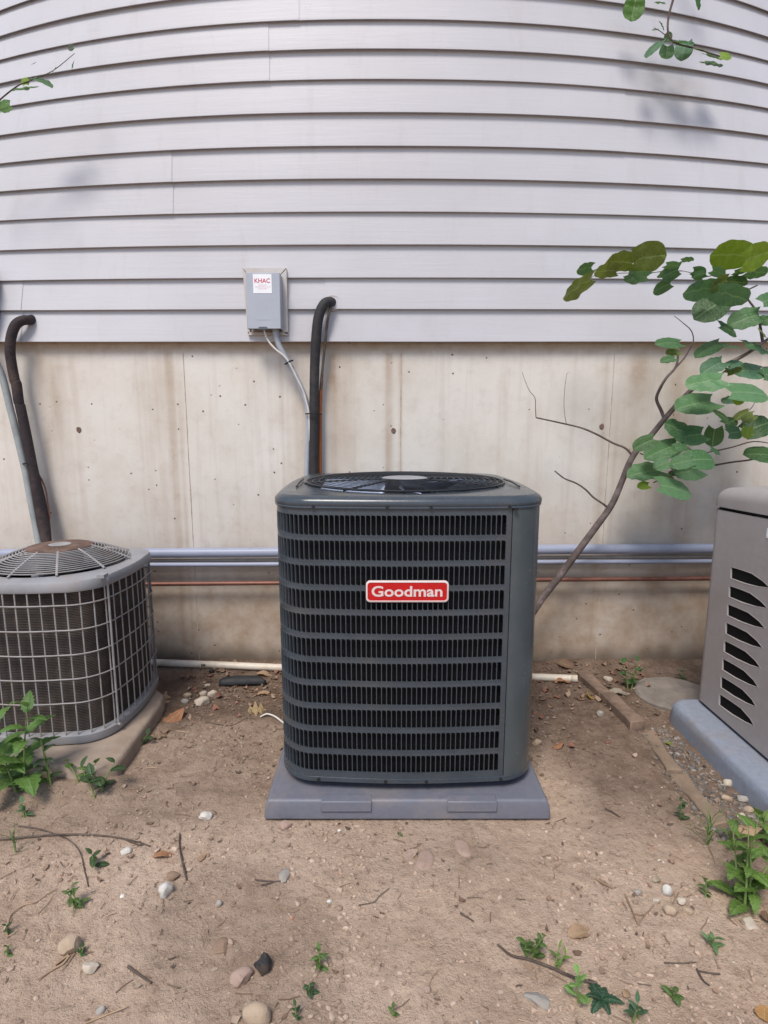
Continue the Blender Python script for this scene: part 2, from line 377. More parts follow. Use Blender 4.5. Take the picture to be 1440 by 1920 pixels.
streaks = [(px_x(326), 0.016, 0.62, 0, 1.5), (px_x(300), 0.03, 0.18, 0.5, 1.5), (px_x(345), 0.006, 0.5, 0, 1.5), (px_x(625), 0.022, 0.75, 0.2, 1.5), (px_x(565), 0.05, 0.30, 0.1, 1.5), (px_x(531), 0.008, 0.4, 0.3, 1.5), (px_x(729), 0.012, 0.72, 0.75, 1.5), (px_x(650), 0.035, 0.35, 0.2, 1.4),
           (px_x(752), 0.004, 0.55, 0, 1.5), (px_x(1150), 0.004, 0.5, 0, 1.5), (px_x(1128), 0.012, 0.45, 0, 1.5), (px_x(1185), 0.06, 0.45, 0.9, 1.5), (px_x(1270), 0.09, 0.45, 0.3, 1.5), (px_x(110), 0.05, 0.35, 0.0, 1.3), (px_x(150), 0.012, 0.25, 0.5, 1.1), (px_x(1380), 0.12, 0.35, 0, 1.5), (px_x(90), 0.02, 0.4, 0.1, 0.8)]
for p in mb.v:
    x, z = p[0], p[2]; n = noise.noise(Vector((x * 5, z * 1.5, 2))); n2 = noise.noise(Vector((x * 18, z * 4, 7)))
    r = 0
    for (sx, sw, k, za, zb) in streaks:
        dx = (x + 0.006 * n - sx) / sw
        if abs(dx) < 3: r = max(r, 1.35 * k * math.exp(-dx * dx * 0.6) * (0.75 + 0.6 * n2) * sm(za, za + 0.15, z))
    r = max(r, 0.85 * sm(1.445, 1.482, z + 0.010 * n2))  # brown strip under the siding lip: stain and the lip's shadow, both in colour
    g = 0.62 * (1 - sm(0.25, 0.66, z + 0.07 * n)) + 0.30 * (1 - sm(0.5, 1.0, z + 0.1 * n))  # lower wall: soil stain, with the shade between the units painted in
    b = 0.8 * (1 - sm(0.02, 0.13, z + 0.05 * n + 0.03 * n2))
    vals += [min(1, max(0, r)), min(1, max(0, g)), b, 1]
ca.data.foreach_set('color', vals)
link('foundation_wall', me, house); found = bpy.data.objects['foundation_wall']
# vertical form seams left by the shuttering, and rusty form tie holes
for u, ph in ((345, 1.0), (752, 5.0), (1150, 9.0)):
    mb = MB(); L_, Rr = [], []
    top = onWall(u, 655, -0.02)
    xs = onWall(u, 700, -0.02).x
    for j in range(60):
        z = 0.03 + 1.43 * j / 59; wd = 0.0022 + 0.0018 * noise.noise(Vector((ph, z * 9, 0))); x = xs + 0.003 * noise.noise(Vector((ph, z * 2, 4)))
        L_.append((x - wd, WALL_Y + 0.0205, z)); Rr.append((x + wd, WALL_Y + 0.0205, z))
    mid = [((a[0] + b[0]) / 2, WALL_Y + 0.0165 + 0.001 * noise.noise(Vector((ph, a[2] * 30, 1))), a[2]) for a, b in zip(L_, Rr)]
    mb.sheet([L_, mid, Rr]); mb.build('form_seam', M['seam'], found, 180, fix=False)
for u, v_ in ((148, 806), (738, 808), (1128, 800)):
    p = onWall(u, v_, -0.02); mb = MB(); rim = []; ins = []; flo = []
    for k in range(14):
        a = 2 * math.pi * k / 14; rr = 0.011 * (1 + 0.25 * noise.noise(Vector((math.cos(a) * 2, math.sin(a) * 2, u))))
        rim.append((p.x + rr * math.cos(a), p.y - 0.001, p.z + rr * 1.25 * math.sin(a))); ins.append((p.x + rr * 0.75 * math.cos(a), p.y - 0.003, p.z + rr * 0.9 * math.sin(a))); flo.append((p.x + rr * 0.4 * math.cos(a), p.y - 0.0012, p.z + rr * 0.45 * math.sin(a)))
    mb.loft([rim, ins, flo], cap1=True); mb.build('form_tie_hole', M['rust'], found, 180)
# siding: panels two courses high, split at the butt seams the photo shows
LINES = [641, 580, 521, 459, 397, 335, 274, 211, 149, 92, 36, -22]
zc = [atY(720, v, WALL_Y - 0.016).z for v in LINES]
while zc[-1] < 5.4: zc.append(zc[-1] + 0.118)
if len(zc) % 2 == 0: zc.append(zc[-1] + 0.118)
seams = {0: [(40, 570), (610, 555)], 1: [(1620, 440)], 2: [(320, 335)], 3: [(1163, 255)], 4: [(500, 95)]}
for k in range((len(zc) - 1) // 2):
    za, zb, zt = zc[2 * k], zc[2 * k + 1], zc[2 * k + 2]
    cuts = [-3.4] + sorted(onWall(u, v).x for u, v in seams.get(k, [])) + ([random.uniform(-1, 1)] if k > 4 else []) + [3.4]
    prof = [(0.001, za + 0.026), (0.011, za + 0.022), (0.0160, za), (0.0180, za + 0.001), (0.0178, za + 0.010), (0.002, zb - 0.002), (0.001, zb + 0.024), (0.011, zb + 0.022), (0.0160, zb), (0.0180, zb + 0.001), (0.0178, zb + 0.010), (0.0, zt + 0.030)]
    for s_ in range(len(cuts) - 1):
        a, b = cuts[s_], cuts[s_ + 1]; lap = 0.0022 if s_ % 2 == 0 else 0.0
        if s_ % 2 == 0 and s_ < len(cuts) - 2: b += 0.012
        n = max(2, int((b - a) / 0.05)); mb = MB(); rows = []
        for (o_, z) in prof:
            row = []
            for i in range(n + 1):
                x = a + (b - a) * i / n
                wob = 0.0016 * noise.noise(Vector((x * 1.1, k * 3.3, 1))); wz = 0.0022 * noise.noise(Vector((x * 0.7, k * 5.1, 6)))
                row.append((x, wallY(x, z) - o_ - lap - wob, z + wz))
            rows.append(row)
        mb.sheet(rows); mb.build('siding_panel', M['siding'], house, 30, fix=False)
mb = MB(); mb.sheet([[(-3.4 + 6.8 * i / 60, wallY(-3.4 + 6.8 * i / 60, z) + 0.03, z) for i in range(61)] for z in [1.5 + 0.2 * j for j in range(20)]]); mb.build('sheathing', M['black'], house, 180, fix=False)

# ---------------------------------------------------------------- pipes along the wall
def wallpipe(name, pix, r, off, mat, label, cat='pipe', x0=-2.4, x1=1.7):
    pts = [atY(u, v, WALL_Y - off) for u, v in pix]
    a, b = pts[0], pts[-1]; dz = (b.z - a.z) / (b.x - a.x)
    P = [Vector((x, WALL_Y - off, a.z + dz * (x - a.x) + 0.0012 * math.sin(x * 3))) for x in [x0 + (x1 - x0) * i / 24 for i in range(25)]]
    mb = MB().tube(P, r, 14); o = mb.build(name, mat, None, 60); recenter(o, P[0]); return tag(o, label, cat)
wallpipe('electrical_conduit', [(285, 1037), (1335, 1028)], 0.0232, 0.036, M['pvc_grey'], 'thickest blue grey conduit, topmost of the pipes running along the foundation', 'conduit')
wallpipe('thin_conduit', [(285, 1051), (1335, 1043)], 0.0090, 0.016, M['pvc_tan'], 'thin tan conduit squeezed directly under the thick blue grey conduit', 'conduit')
wallpipe('slim_conduit', [(285, 1059), (1335, 1052)], 0.0104, 0.042, M['pvc_grey'], 'slim blue grey conduit, third pipe down along the foundation', 'conduit')
wallpipe('copper_pipe', [(285, 1095), (1335, 1084)], 0.0100, 0.034, M['copper'], 'reddish copper pipe running lowest along the foundation', 'pipe')
pv = [onG(u, v) for u, v in ((240, 1246), (275, 1248), (400, 1253), (525, 1258), (1010, 1276), (1083, 1279))]
for p in pv: p.z += 0.016
mb = MB().tube(pv, 0.0165, 14, smooth=5); pts = pv
o = mb.build('drain_pipe', M['pvc_white'], None, 60); recenter(o, pv[0]); tag(o, 'dirty cream plastic pipe lying on the soil at the foot of the wall', 'pipe')
rg = MB()
for dx in (0, 0.007, 0.014): q = pv[2] + Vector((-0.05 + dx, -0.0158, 0.004)); rg.box(q.x, q.x + 0.004, q.y - 0.001, q.y + 0.003, q.z - 0.005, q.z + 0.005)
rp = rg.build('printed_mark', M['black'], None); rp.parent = o; rp.matrix_basis = Matrix.Translation(-pv[0])

# ---------------------------------------------------------------- electrical disconnects and line sets
def disconnect(name, du, label, full=True):
    def W(u, v, off): return onWall(u + du, v, off)
    c = W(497, 565, 0.02); root = thing(name, c, label, 'electrical box')
    yb = wallY(c.x, c.z)
    tl, br = W(455, 503, 0.035), W(540, 628, 0.035)
    x0, x1, zt, zb = tl.x, br.x, tl.z, br.z; fw = 0.026
    for nm, q in (('top', [(x0, zt), (x1, zt), (x1 - fw, zt - fw), (x0 + fw * .8, zt - fw)]), ('right', [(x1, zt), (x1, zb), (x1 - fw, zb + 0.012), (x1 - fw, zt - fw)]), ('left', [(x0, zt), (x0 + fw * .8, zt - fw), (x0 + fw * .8, zb + 0.012), (x0 + 0.012, zb)]), ('sill', [(x0 + 0.012, zb + 0.012), (x1, zb + 0.012), (x1, zb), (x0 + 0.012, zb)])):
        ins = 0.0012; cx_ = sum(p[0] for p in q) / 4; cz_ = sum(p[1] for p in q) / 4
        fr = [(cx_ + (p[0] - cx_) * 0.985, yb - 0.034 - (0.0 if nm != 'top' else 0.002), cz_ + (p[1] - cz_) * 0.985) for p in q]; bk = [(p[0], yb - 0.004, p[1]) for p in q]
        MB().loft([bk, fr], cap0=True, cap1=True).build('trim_board', M['trim'], root, 30)
    MB().box(x0 + 0.01, x1 - 0.005, yb - 0.018, yb - 0.003, zb + 0.004, zt - 0.01).build('mounting_block', M['trim'], root, 30)
    a, b = W(461, 513, 0.095), W(526, 616, 0.095)
    bx0, bx1, bt, bb = a.x, b.x, a.z, b.z
    bd = MB().box(bx0 + 0.004, bx1 - 0.002, yb - 0.085, yb - 0.0185, bb + 0.010, bt - 0.002).build('enclosure', M['box_dark'], root, 30)
    # cover: front door with folded lip
    cv = MB().box(bx0, bx1, yb - 0.095, yb - 0.0855, bb, bt); cv.box(bx0 - 0.0015, bx0 + 0.001, yb - 0.0945, yb - 0.03, bb, bt - 0.001); cv.box(bx1 - 0.001, bx1 + 0.0015, yb - 0.0945, yb - 0.03, bb + .0, bt - 0.001); cv.box(bx0 - .001, bx1 + .001, yb - 0.094, yb - 0.02, bt - 0.0005, bt + 0.003)
    door = cv.build('cover', M['box_grey'], root, 30); bevel(door, 0.0012, 2)
    hp = MB().box((bx0 + bx1) / 2 - 0.022, (bx0 + bx1) / 2 + 0.012, yb - 0.0985, yb - 0.0955, bb - 0.003, bb + 0.007); hp.build('hasp', M['box_dark'], door, 30)
    if full:
        e0, e1 = atY(474 + du, 514, yb - 0.0955), atY(510 + du, 550, yb - 0.0955)
        st_ = MB().box(e0.x, e1.x, yb - 0.0962, yb - 0.0953, e1.z, e0.z).build('sticker', M['white'], door, 30)
        wdt, hgt = e1.x - e0.x, e0.z - e1.z
        text('KHAC', wdt * 0.84, None, Vector(((e0.x + e1.x) / 2, yb - 0.0966, e0.z - hgt * 0.34)), M['sticker_red'], 'lettering', door, 0.0, 0.0002, 0.012)
        for fz, fw_ in ((0.56, 0.45), (0.66, 0.86), (0.76, 0.46)):
            zz = e0.z - hgt * fz; xm = (e0.x + e1.x) / 2; MB().box(xm - wdt * fw_ / 2, xm + wdt * fw_ / 2, yb - 0.0966, yb - 0.0961, zz - 0.0012, zz + 0.0012).build('small_print', M['sticker_pink'], door, 30)
        MB().box((bx0 + bx1) / 2 - 0.03, (bx0 + bx1) / 2 + 0.025, yb - 0.0958, yb - 0.0949, bb + 0.035, bb + 0.0375).build('embossed_line', M['box_grey'], door, 30)
        p0 = atY(517, 622, yb - 0.055); MB().tube([p0 + Vector((0, 0, 0.02)), p0 + Vector((0, 0, -0.012))], 0.014, 12).build('conduit_fitting', M['whip'], root, 40)
    return root
def text(body, width, height, loc, mat, name, parent, rot=0.0, extrude=0.0015, offset=0.0):
    cu = bpy.data.curves.new(name, 'FONT'); cu.body = body; cu.align_x = 'CENTER'; cu.align_y = 'CENTER'; cu.size = 1.0; cu.extrude = 0.0; cu.offset = offset; cu.resolution_u = 4
    ob = bpy.data.objects.new('tmp_text', cu); C.objects.link(ob); bpy.context.view_layer.update()
    me = bpy.data.meshes.new_from_object(ob.evaluated_get(bpy.context.evaluated_depsgraph_get())); bpy.data.objects.remove(ob)
    xs = [v.co.x for v in me.vertices]; ys = [v.co.y for v in me.vertices]
    k = width / (max(xs) - min(xs)); ky = (height / (max(ys) - min(ys))) if height else k
    cx_, cy_ = (max(xs) + min(xs)) / 2, (max(ys) + min(ys)) / 2
    bm = bmesh.new(); bm.from_mesh(me)
    for v in bm.verts: v.co = Vector(((v.co.x - cx_) * k, 0, (v.co.y - cy_) * ky))
    bmesh.ops.remove_doubles(bm, verts=bm.verts, dist=1e-6)
    r = bmesh.ops.extrude_face_region(bm, geom=list(bm.faces)); vs = [g for g in r['geom'] if isinstance(g, bmesh.types.BMVert)]
    bmesh.ops.translate(bm, verts=vs, vec=(0, -extrude, 0)); bmesh.ops.recalc_face_normals(bm, faces=bm.faces)
    bm.to_mesh(me); bm.free(); me.shade_flat(); me.materials.clear(); me.materials.append(mat)
    return link(name, me, parent, Matrix.Translation(loc))
disconnect('disconnect_box', 0, 'grey electrical disconnect box with white sticker mounted on the siding')
disconnect('disconnect_box', -553, 'electrical box on the siding cut off by the left edge of the picture', False)

def hose(name, pix, rad, mat, label, cat, n=12, parent=None, sm_=8, offs=0.04):
    pts = []; rr = []
    for q in pix:
        u, v = q[0], q[1]; off = q[2] if len(q) > 2 else offs; r_ = q[3] if len(q) > 3 else rad
        pts.append(onWall(u, v, off)); rr.append(r_)
    mb = MB().tube(pts, rr, n, smooth=sm_)
    o = mb.build(name, mat, parent, 60)
    if parent is None:
        recenter(o, pts[0]); tag(o, label, cat)
    return o
ls = thing('insulated_line', onWall(622, 566, 0.0), 'black foam insulated refrigerant line beside the stickered box, dropping behind the unit', 'pipe')
hose('foam_sleeve', [(626, 570, -0.02), (619, 566, 0.03), (608, 570, 0.055), (598, 592, 0.06, 0.0215), (593, 630, 0.055, 0.0215), (590, 690, 0.045, 0.021), (589, 740, 0.045), (589, 772, 0.045, 0.0205), (589, 776, 0.045, 0.018), (589, 780, 0.045, 0.0205), (588, 840, 0.045), (588, 900, 0.05), (590, 1010, 0.06), (592, 1100, 0.06)], 0.0205, M['foam'], None, None, 16, ls)
hose('copper_tube', [(604, 700, 0.022, 0.006), (601, 740, 0.022), (600, 776, 0.022), (600, 830, 0.022), (600, 900, 0.025), (600, 1000, 0.03), (600, 1100, 0.03)], 0.0085, M['rawcopper'], None, None, 10, ls)
hose('thin_tube', [(627, 572, -0.02), (622, 574, 0.03), (616, 590, 0.05), (612, 620, 0.04), (608, 660, 0.035), (604, 700, 0.03), (602, 730, 0.026)], 0.0055, M['twig'], None, None, 8, ls)
hose('cable_tie', [(573, 776, 0.045), (580, 775.5, 0.073), (588, 775.5, 0.078), (596, 775.5, 0.072), (603, 777, 0.04)], 0.0028, M['black'], None, None, 6, ls, 4)
p = onWall(624, 568, 0.012); MB().tube([p + Vector((0.031 * math.cos(a), 0, 0.03 * math.sin(a))) for a in [2 * math.pi * k / 16 for k in range(16)]], 0.005, 6, closed=True).build('wall_sleeve', M['trim'], ls, 60)
wh = thing('flexible_conduit', onWall(517, 630, 0.05), 'grey flexible conduit with white wire running from the stickered box to the unit', 'conduit')
hose('conduit', [(517, 622, 0.055), (519, 636, 0.055), (527, 656, 0.05), (545, 688, 0.04), (562, 722, 0.035), (575, 757, 0.03), (578, 790, 0.028), (577, 840, 0.028), (575, 900, 0.03), (575, 1000, 0.03), (576, 1100, 0.03)], 0.0125, M['whip'], None, None, 12, wh)
hose('wire', [(494, 612, 0.06), (498, 628, 0.065), (505, 642, 0.07), (518, 656, 0.07), (533, 668, 0.066), (543, 682, 0.064), (556, 708, 0.056), (568, 732, 0.052), (574, 752, 0.05), (579, 775, 0.05), (581, 820, 0.05), (582, 850, 0.05)], 0.0042, M['wirew'], None, None, 8, wh)
hose('cable_tie', [(534, 683, 0.04), (539, 680, 0.062), (544, 677, 0.066), (549, 676, 0.045)], 0.0035, M['black'], None, None, 6, wh, 4)
ol = thing('weathered_line', onWall(55, 600, 0.0), 'cracked black foam insulated line at the left, entering the siding above the old condenser', 'pipe')
hose('foam_sleeve', [(66, 597, -0.05), (56, 600, 0.02), (42, 601, 0.05), (29, 610, 0.06), (21, 632, 0.06), (19, 660, 0.055), (23, 690, 0.05), (28, 714, 0.05), (30, 717, 0.05, 0.0185), (31, 721, 0.05), (35, 752, 0.05), (37, 757, 0.05, 0.0185), (38, 762, 0.05), (46, 800, 0.05), (56, 850, 0.05), (59, 866, 0.05, 0.0205), (64, 890, 0.05), (74, 940, 0.05, 0.026), (82, 985, 0.06, 0.026), (88, 1020, 0.08)], 0.0205, M['foam_old'], None, None, 14, ol)
hose('split_edge', [(64, 868, 0.04), (72, 888, 0.035), (80, 903, 0.03), (86, 920, 0.03), (90, 945, 0.035), (93, 968, 0.045), (91, 985, 0.05)], 0.0035, M['copper'], None, None, 8, ol)
oc = thing('weathered_conduit', onWall(0, 690, 0.04), 'faded grey conduit strapped along the cracked black line at the left', 'conduit')
hose('conduit', [(-30, 640, 0.04), (-12, 672, 0.045), (2, 700, 0.045), (12, 735, 0.045), (19, 765, 0.045), (28, 800, 0.045), (40, 850, 0.045), (49, 890, 0.045), (58, 940, 0.05), (68, 990, 0.06), (74, 1025, 0.08)], 0.0150, M['whip_old'], None, None, 12, oc)
hose('cable_tie', [(41, 870, 0.03), (44, 869.5, 0.064), (51, 868.5, 0.068), (58, 868, 0.06)], 0.003, M['black'], None, None, 6, oc, 4)

# ---------------------------------------------------------------- rounded square outlines
def rsq(cx, cy, h, r, bow=0.0, n=24, m=14):
    """points and outward normals around a rounded square, starting at the middle of the front, running to the right (+x)"""
    pts = []
    def side(p0, p1, nv):
        for i in range(n):
            t_ = i / n; q = p0.lerp(p1, t_) + nv * bow * math.sin(math.pi * t_) ; nn = (nv - (p1 - p0).normalized() * bow * math.pi / (p1 - p0).length * math.cos(math.pi * t_)).normalized()
            pts.append((q, nn))
    c = Vector((cx, cy)); k = h - r
    dirs = [Vector((0, -1)), Vector((1, 0)), Vector((0, 1)), Vector((-1, 0))]
    for d in range(4):
        nv = dirs[d]; tv = dirs[(d + 1) % 4]
        a = c + nv * h - tv * k; b = c + nv * h + tv * k
        side(a, b, nv)
        cc = c + nv * k + tv * k
        for i in range(m):
            al = math.pi / 2 * i / m; q = nv * math.cos(al) + tv * math.sin(al); pts.append((cc + q * r, q))
    return pts
class Path2:
    def __init__(s, pts):
        s.p = pts; s.s = [0]
        for i in range(1, len(pts) + 1): s.s.append(s.s[-1] + (pts[i % len(pts)][0] - pts[i - 1][0]).length)
        s.len = s.s[-1]
    def at(s, x):
        x %= s.len; lo, hi = 0, len(s.s) - 1
        while hi - lo > 1:
            mid = (lo + hi) // 2
            if s.s[mid] <= x: lo = mid
            else: hi = mid
        t_ = (x - s.s[lo]) / (s.s[hi] - s.s[lo]); a = s.p[lo]; b = s.p[hi % len(s.p)]
        return a[0].lerp(b[0], t_), (a[1].lerp(b[1], t_)).normalized()
    def pt(s, x, off, z):
        p, n = s.at(x); q = p + n * off; return (q.x, q.y, z)

# ---------------------------------------------------------------- main unit on its plastic pad
UX, UY, UH = 0.071, 1.894, 0.388
pad = thing('equipment_pad', (UX, UY, 0), 'grey moulded plastic pad under the central air conditioner', 'pad')
px0, px1, py0, py1 = -0.352, 0.489, 1.452, 2.29
mb = MB(); i_ = 0.011
mb.loft([[(px0, py0, 0.0), (px1, py0, 0.0), (px1, py1, 0.0), (px0, py1, 0.0)], [(px0 + .003, py0 + .002, 0.040), (px1 - .003, py0 + .002, 0.040), (px1 - .003, py1, 0.040), (px0 + .003, py1, 0.040)], [(px0 + i_, py0 + i_ * .7, 0.06), (px1 - i_, py0 + i_ * .7, 0.06), (px1 - i_, py1 - i_, 0.06), (px0 + i_, py1 - i_, 0.06)]], cap0=True, cap1=True)
slab = bevel(mb.build('slab', M['pad'], pad, 40), 0.006, 3, 20)
for u0, u1 in ((602, 697), (838, 932)):
    a, b = atY(u0, 1516, py0 + 0.002).x, atY(u1, 1516, py0 + 0.002).x
    q = MB(); q.loft([[(a, py0 - 0.004, 0.028), (b, py0 - 0.004, 0.028), (b - 0.0, py0 - 0.001, 0.0600), (a, py0 - 0.001, 0.0600)], [(a, py0 + 0.02, 0.030), (b, py0 + 0.02, 0.030), (b, py0 + 0.03, 0.0618), (a, py0 + 0.03, 0.0618)]], cap0=True, cap1=True)
    bevel(q.build('moulded_tab', M['pad'], pad, 30), 0.003, 2, 20)

ac = thing('air_conditioner', (UX, UY, 0.06), 'new dark grey air conditioner with slotted louvers and red Goodman badge', 'air conditioner')
Z0, Z1 = 0.104, 0.915
out = Path2(rsq(UX, UY, UH, 0.115, 0.013))
# the front side starts at s=0 at its left end (x=-h+r) and runs to the right
k_ = UH - 0.115; front_len = 0
for i in range(len(out.p)):
    if out.p[i][1].x > 0.0 and out.p[i][0].x > UX + k_ - 1e-6: front_len = out.s[i]; break
def s_of_x(x):                                                # along the front
    lo, hi = 0.0, front_len + 0.178
    for _ in range(40):
        mid = (lo + hi) / 2
        if out.at(mid)[0].x < x: lo = mid
        else: hi = mid
    return lo
SEAM = s_of_x(0.357)
FIRST = SEAM - 0.0155
PITCHS, ROWS = 0.01455, 11
rp_ = (Z1 - Z0 - 0.02) / ROWS
def slotcells(s_start, ncol, direction, name):
    mb = MB(); W_, Hh = PITCHS, rp_
    sw, sh, big_, sml = 0.0121, rp_ - 0.0150, 0.0056, 0.0022
    cyc = []
    for (cx_, cz_, rr, a0) in ((sw / 2, sh / 2, big_, 0), (-sw / 2, sh / 2, sml, 90), (-sw / 2, -sh / 2, big_, 180), (sw / 2, -sh / 2, sml, 270)):
        ox = cx_ - math.copysign(rr, cx_); oz = cz_ - math.copysign(rr, cz_)
        for q in range(4):
            al = R(a0 + 90 * q / 3); cyc.append((ox + rr * math.cos(al), oz + rr * math.sin(al)))
    n = len(cyc)
    def rect(p, i):
        if i % 4 == 1 or i % 4 == 2:
            c_ = i // 4; return ((W_ / 2) * (1 if c_ in (0, 3) else -1), (Hh / 2) * (1 if c_ in (0, 1) else -1)) if i % 4 == 1 else None
        if i % 4 == 0: return None
        return None
    outer = []
    for i, p in enumerate(cyc):
        c_ = i // 4; sx = 1 if c_ in (0, 3) else -1; sz = 1 if c_ in (0, 1) else -1
        # first and last of a corner arc go straight out to the nearer edge, the middle two to the corner
        k4 = i % 4; first_is_side = c_ in (0, 2)
        if k4 in (1, 2): outer.append((sx * W_ / 2, sz * Hh / 2))
        elif (k4 == 0) == first_is_side: outer.append((sx * W_ / 2, p[1]))
        else: outer.append((p[0], sz * Hh / 2))
    for col in range(ncol):
        sc = s_start + direction * (col + 0.5) * PITCHS
        for row in range(ROWS):
            zz = Z0 + 0.010 + (row + 0.5) * rp_
            o_ = len(mb.v); vs = []
            for (a, b) in outer: vs.append(out.pt(sc + a, 0, zz + b))
            for (a, b) in cyc: vs.append(out.pt(sc + a, 0.0006, zz + b))
            for (a, b) in cyc: vs.append(out.pt(sc + a * 0.97 + 0.0004, -0.005, zz + b * 0.99))
            fs = []
            for i in range(n):
                j = (i + 1) % n
                if i % 4 == 1: fs.append((i, n + j, n + i))
                else: fs.append((i, j, n + j, n + i))
                fs.append((n + i, n + j, 2 * n + j, 2 * n + i))
            mb.add(vs, fs)
    return mb
NC = int((FIRST - (-0.18 - 0.56)) / PITCHS)
mb = slotcells(FIRST, NC, -1, 'louver'); s_end = FIRST - NC * PITCHS
mb.build('louvered_guard', M['paint'], ac, 40, fix=False)
def strip(name, sa, sb, off, za, zb, mat, step=0.012):
    mb = MB(); n = max(1, int((sb - sa) / step)); mb.sheet([[out.pt(sa + (sb - sa) * i / n, off, z) for i in range(n + 1)] for z in (za, zb)]); return mb
mb = strip('', s_end, FIRST, 0.0, Z0 - 0.004, Z0 + 0.0101, None); q = strip('', s_end, FIRST, 0.0, Z1 - 0.0101, Z1 + 0.012, None); mb.add(q.v, q.f)
q = strip('', FIRST, SEAM - 0.0012, 0.0, Z0 - 0.004, Z1 + 0.012, None, 0.005); mb.add(q.v, q.f); mb.build('guard_border', M['paint'], ac, 40, fix=False)
q = strip('', SEAM + 0.0012, s_end + out.len, 0.0012, Z0 - 0.004, Z1 + 0.010, None); q.sheet([[out.pt(SEAM + 0.0012, o_, z) for o_ in (-0.012, 0.0012)] for z in (Z0, Z1 + 0.01)])
q.build('corner_post', M['post'], ac, 40, fix=False)
ncoil = 120
mb = MB(); mb.loft([[out.pt(out.len * i / ncoil, -0.022, z) for i in range(ncoil)] for z in (Z0, Z1)]); mb.build('coil', M['coil'], ac, 40, fix=False)
ring = lambda off, z, nn=160: [out.pt(out.len * i / nn, off, z) for i in range(nn)]
mb = MB(); mb.loft([ring(-0.02, 0.088), ring(-0.004, 0.087), ring(0.003, 0.090), ring(0.003, 0.103), ring(-0.004, 0.1045), ring(-0.02, 0.1045)], cap0=True); base = mb.build('base_pan', M['paint'], ac, 40)
for u in (597, 723, 799, 940):
    p = atY(u, 1462, UY - UH - 0.012); sq = s_of_x(p.x); a, nn = out.at(sq); MB().tube([(a.x + nn.x * 0.002, a.y + nn.y * 0.002, 0.0965), (a.x + nn.x * 0.008, a.y + nn.y * 0.008, 0.0965)], 0.0048, 8).build('screw', M['black'], ac, 40)
for sx, sy in ((-1, -1), (1, -1), (-1, 1), (1, 1)):
    MB().tube([(UX + sx * 0.26, UY + sy * 0.26, 0.0605), (UX + sx * 0.26, UY + sy * 0.26, 0.0880)], 0.03, 14).build('foot', M['black'], ac, 40)
# top cover with round opening
ZT = 0.950; GR = 0.340
def tring(off, z): return ring(off, z, 160)
mb = MB(); rings = [tring(-0.004, Z1 + 0.002), tring(0.0045, Z1 + 0.001), tring(0.0055, Z1 + 0.003), tring(0.0045, Z1 + 0.007), tring(0.0065, Z1 + 0.010), tring(0.006, Z1 + 0.020), tring(0.001, ZT - 0.008), tring(-0.009, ZT - 0.001), tring(-0.018, ZT)]
last = rings[-1]; circ = []
for p in last:
    d = Vector((p[0] - UX, p[1] - UY)); d.normalize(); circ.append((UX + d.x * GR, UY + d.y * GR, ZT + 0.001))
rings += [circ, [(UX + (p[0] - UX) * 0.985, UY + (p[1] - UY) * 0.985, ZT - 0.012) for p in circ], [(UX + (p[0] - UX) * 0.97, UY + (p[1] - UY) * 0.97, ZT - 0.12) for p in circ]]
mb.loft(rings); cover = mb.build('top_cover', M['paint'], ac, 40, fix=False)
for u in (587, 726, 808, 957):
    p = atY(u, 951, UY - UH - 0.012); sq = s_of_x(p.x); a, nn = out.at(sq); MB().tube([(a.x + nn.x * 0.003, a.y + nn.y * 0.003, Z1 + 0.006), (a.x + nn.x * 0.0095, a.y + nn.y * 0.0095, Z1 + 0.006)], 0.0042, 8).build('screw', M['black'], ac, 40)
mb = MB().box(0.358, 0.371, UY - UH - 0.0125, UY - UH + 0.02, Z1 - 0.0035, Z1 + 0.0005); mb.build('latch', M['black'], ac, 30)
mb = MB()
for k in range(13):
    rr = 0.085 + (GR - 0.004 - 0.085) * k / 12; zz = ZT + 0.0065 + 0.010 * (1 - (rr / GR) ** 2)
    mb.tube([(UX + rr * math.cos(a), UY + rr * math.sin(a), zz) for a in [2 * math.pi * i / 56 for i in range(56)]], 0.0013 if k < 12 else 0.0034, 5, closed=True)
for k in range(8):
    a = 2 * math.pi * k / 8 + 0.2; mb.tube([(UX + rr * math.cos(a), UY + rr * math.sin(a), ZT + 0.0035 + 0.010 * (1 - (rr / GR) ** 2)) for rr in (0.08, 0.16, 0.25, GR + 0.004)], 0.0027, 6)
mb.build('fan_guard', M['wire_black'], ac, 60)
for sx in (-1, 1):
    a = atY(569 if sx < 0 else 945, 903, UY + 0.02); b = atY(556 if sx < 0 else 974, 916, UY - 0.18)
    b.z = ZT + 0.004; a.z = ZT + 0.008; MB().tube([a, (a + b) / 2 + Vector((0, 0, 0.003)), b], 0.0032, 6, smooth=4).build('guard_clip', M['wire_black'], ac, 60)
mb = MB(); mb.loft([[(UX + r_ * math.cos(a), UY + r_ * math.sin(a), z) for a in [2 * math.pi * i / 32 for i in range(32)]] for r_, z in ((0.080, ZT + 0.009), (0.080, ZT + 0.0145), (0.074, ZT + 0.0165), (0.03, ZT + 0.017))], cap1=True); mb.build('motor_plate', M['old_paint'], ac, 40)
mb = MB(); mb.tube([(UX, UY, ZT - 0.19), (UX, UY, ZT - 0.02)], 0.07, 24); mb.build('fan_motor', M['black'], ac, 40)
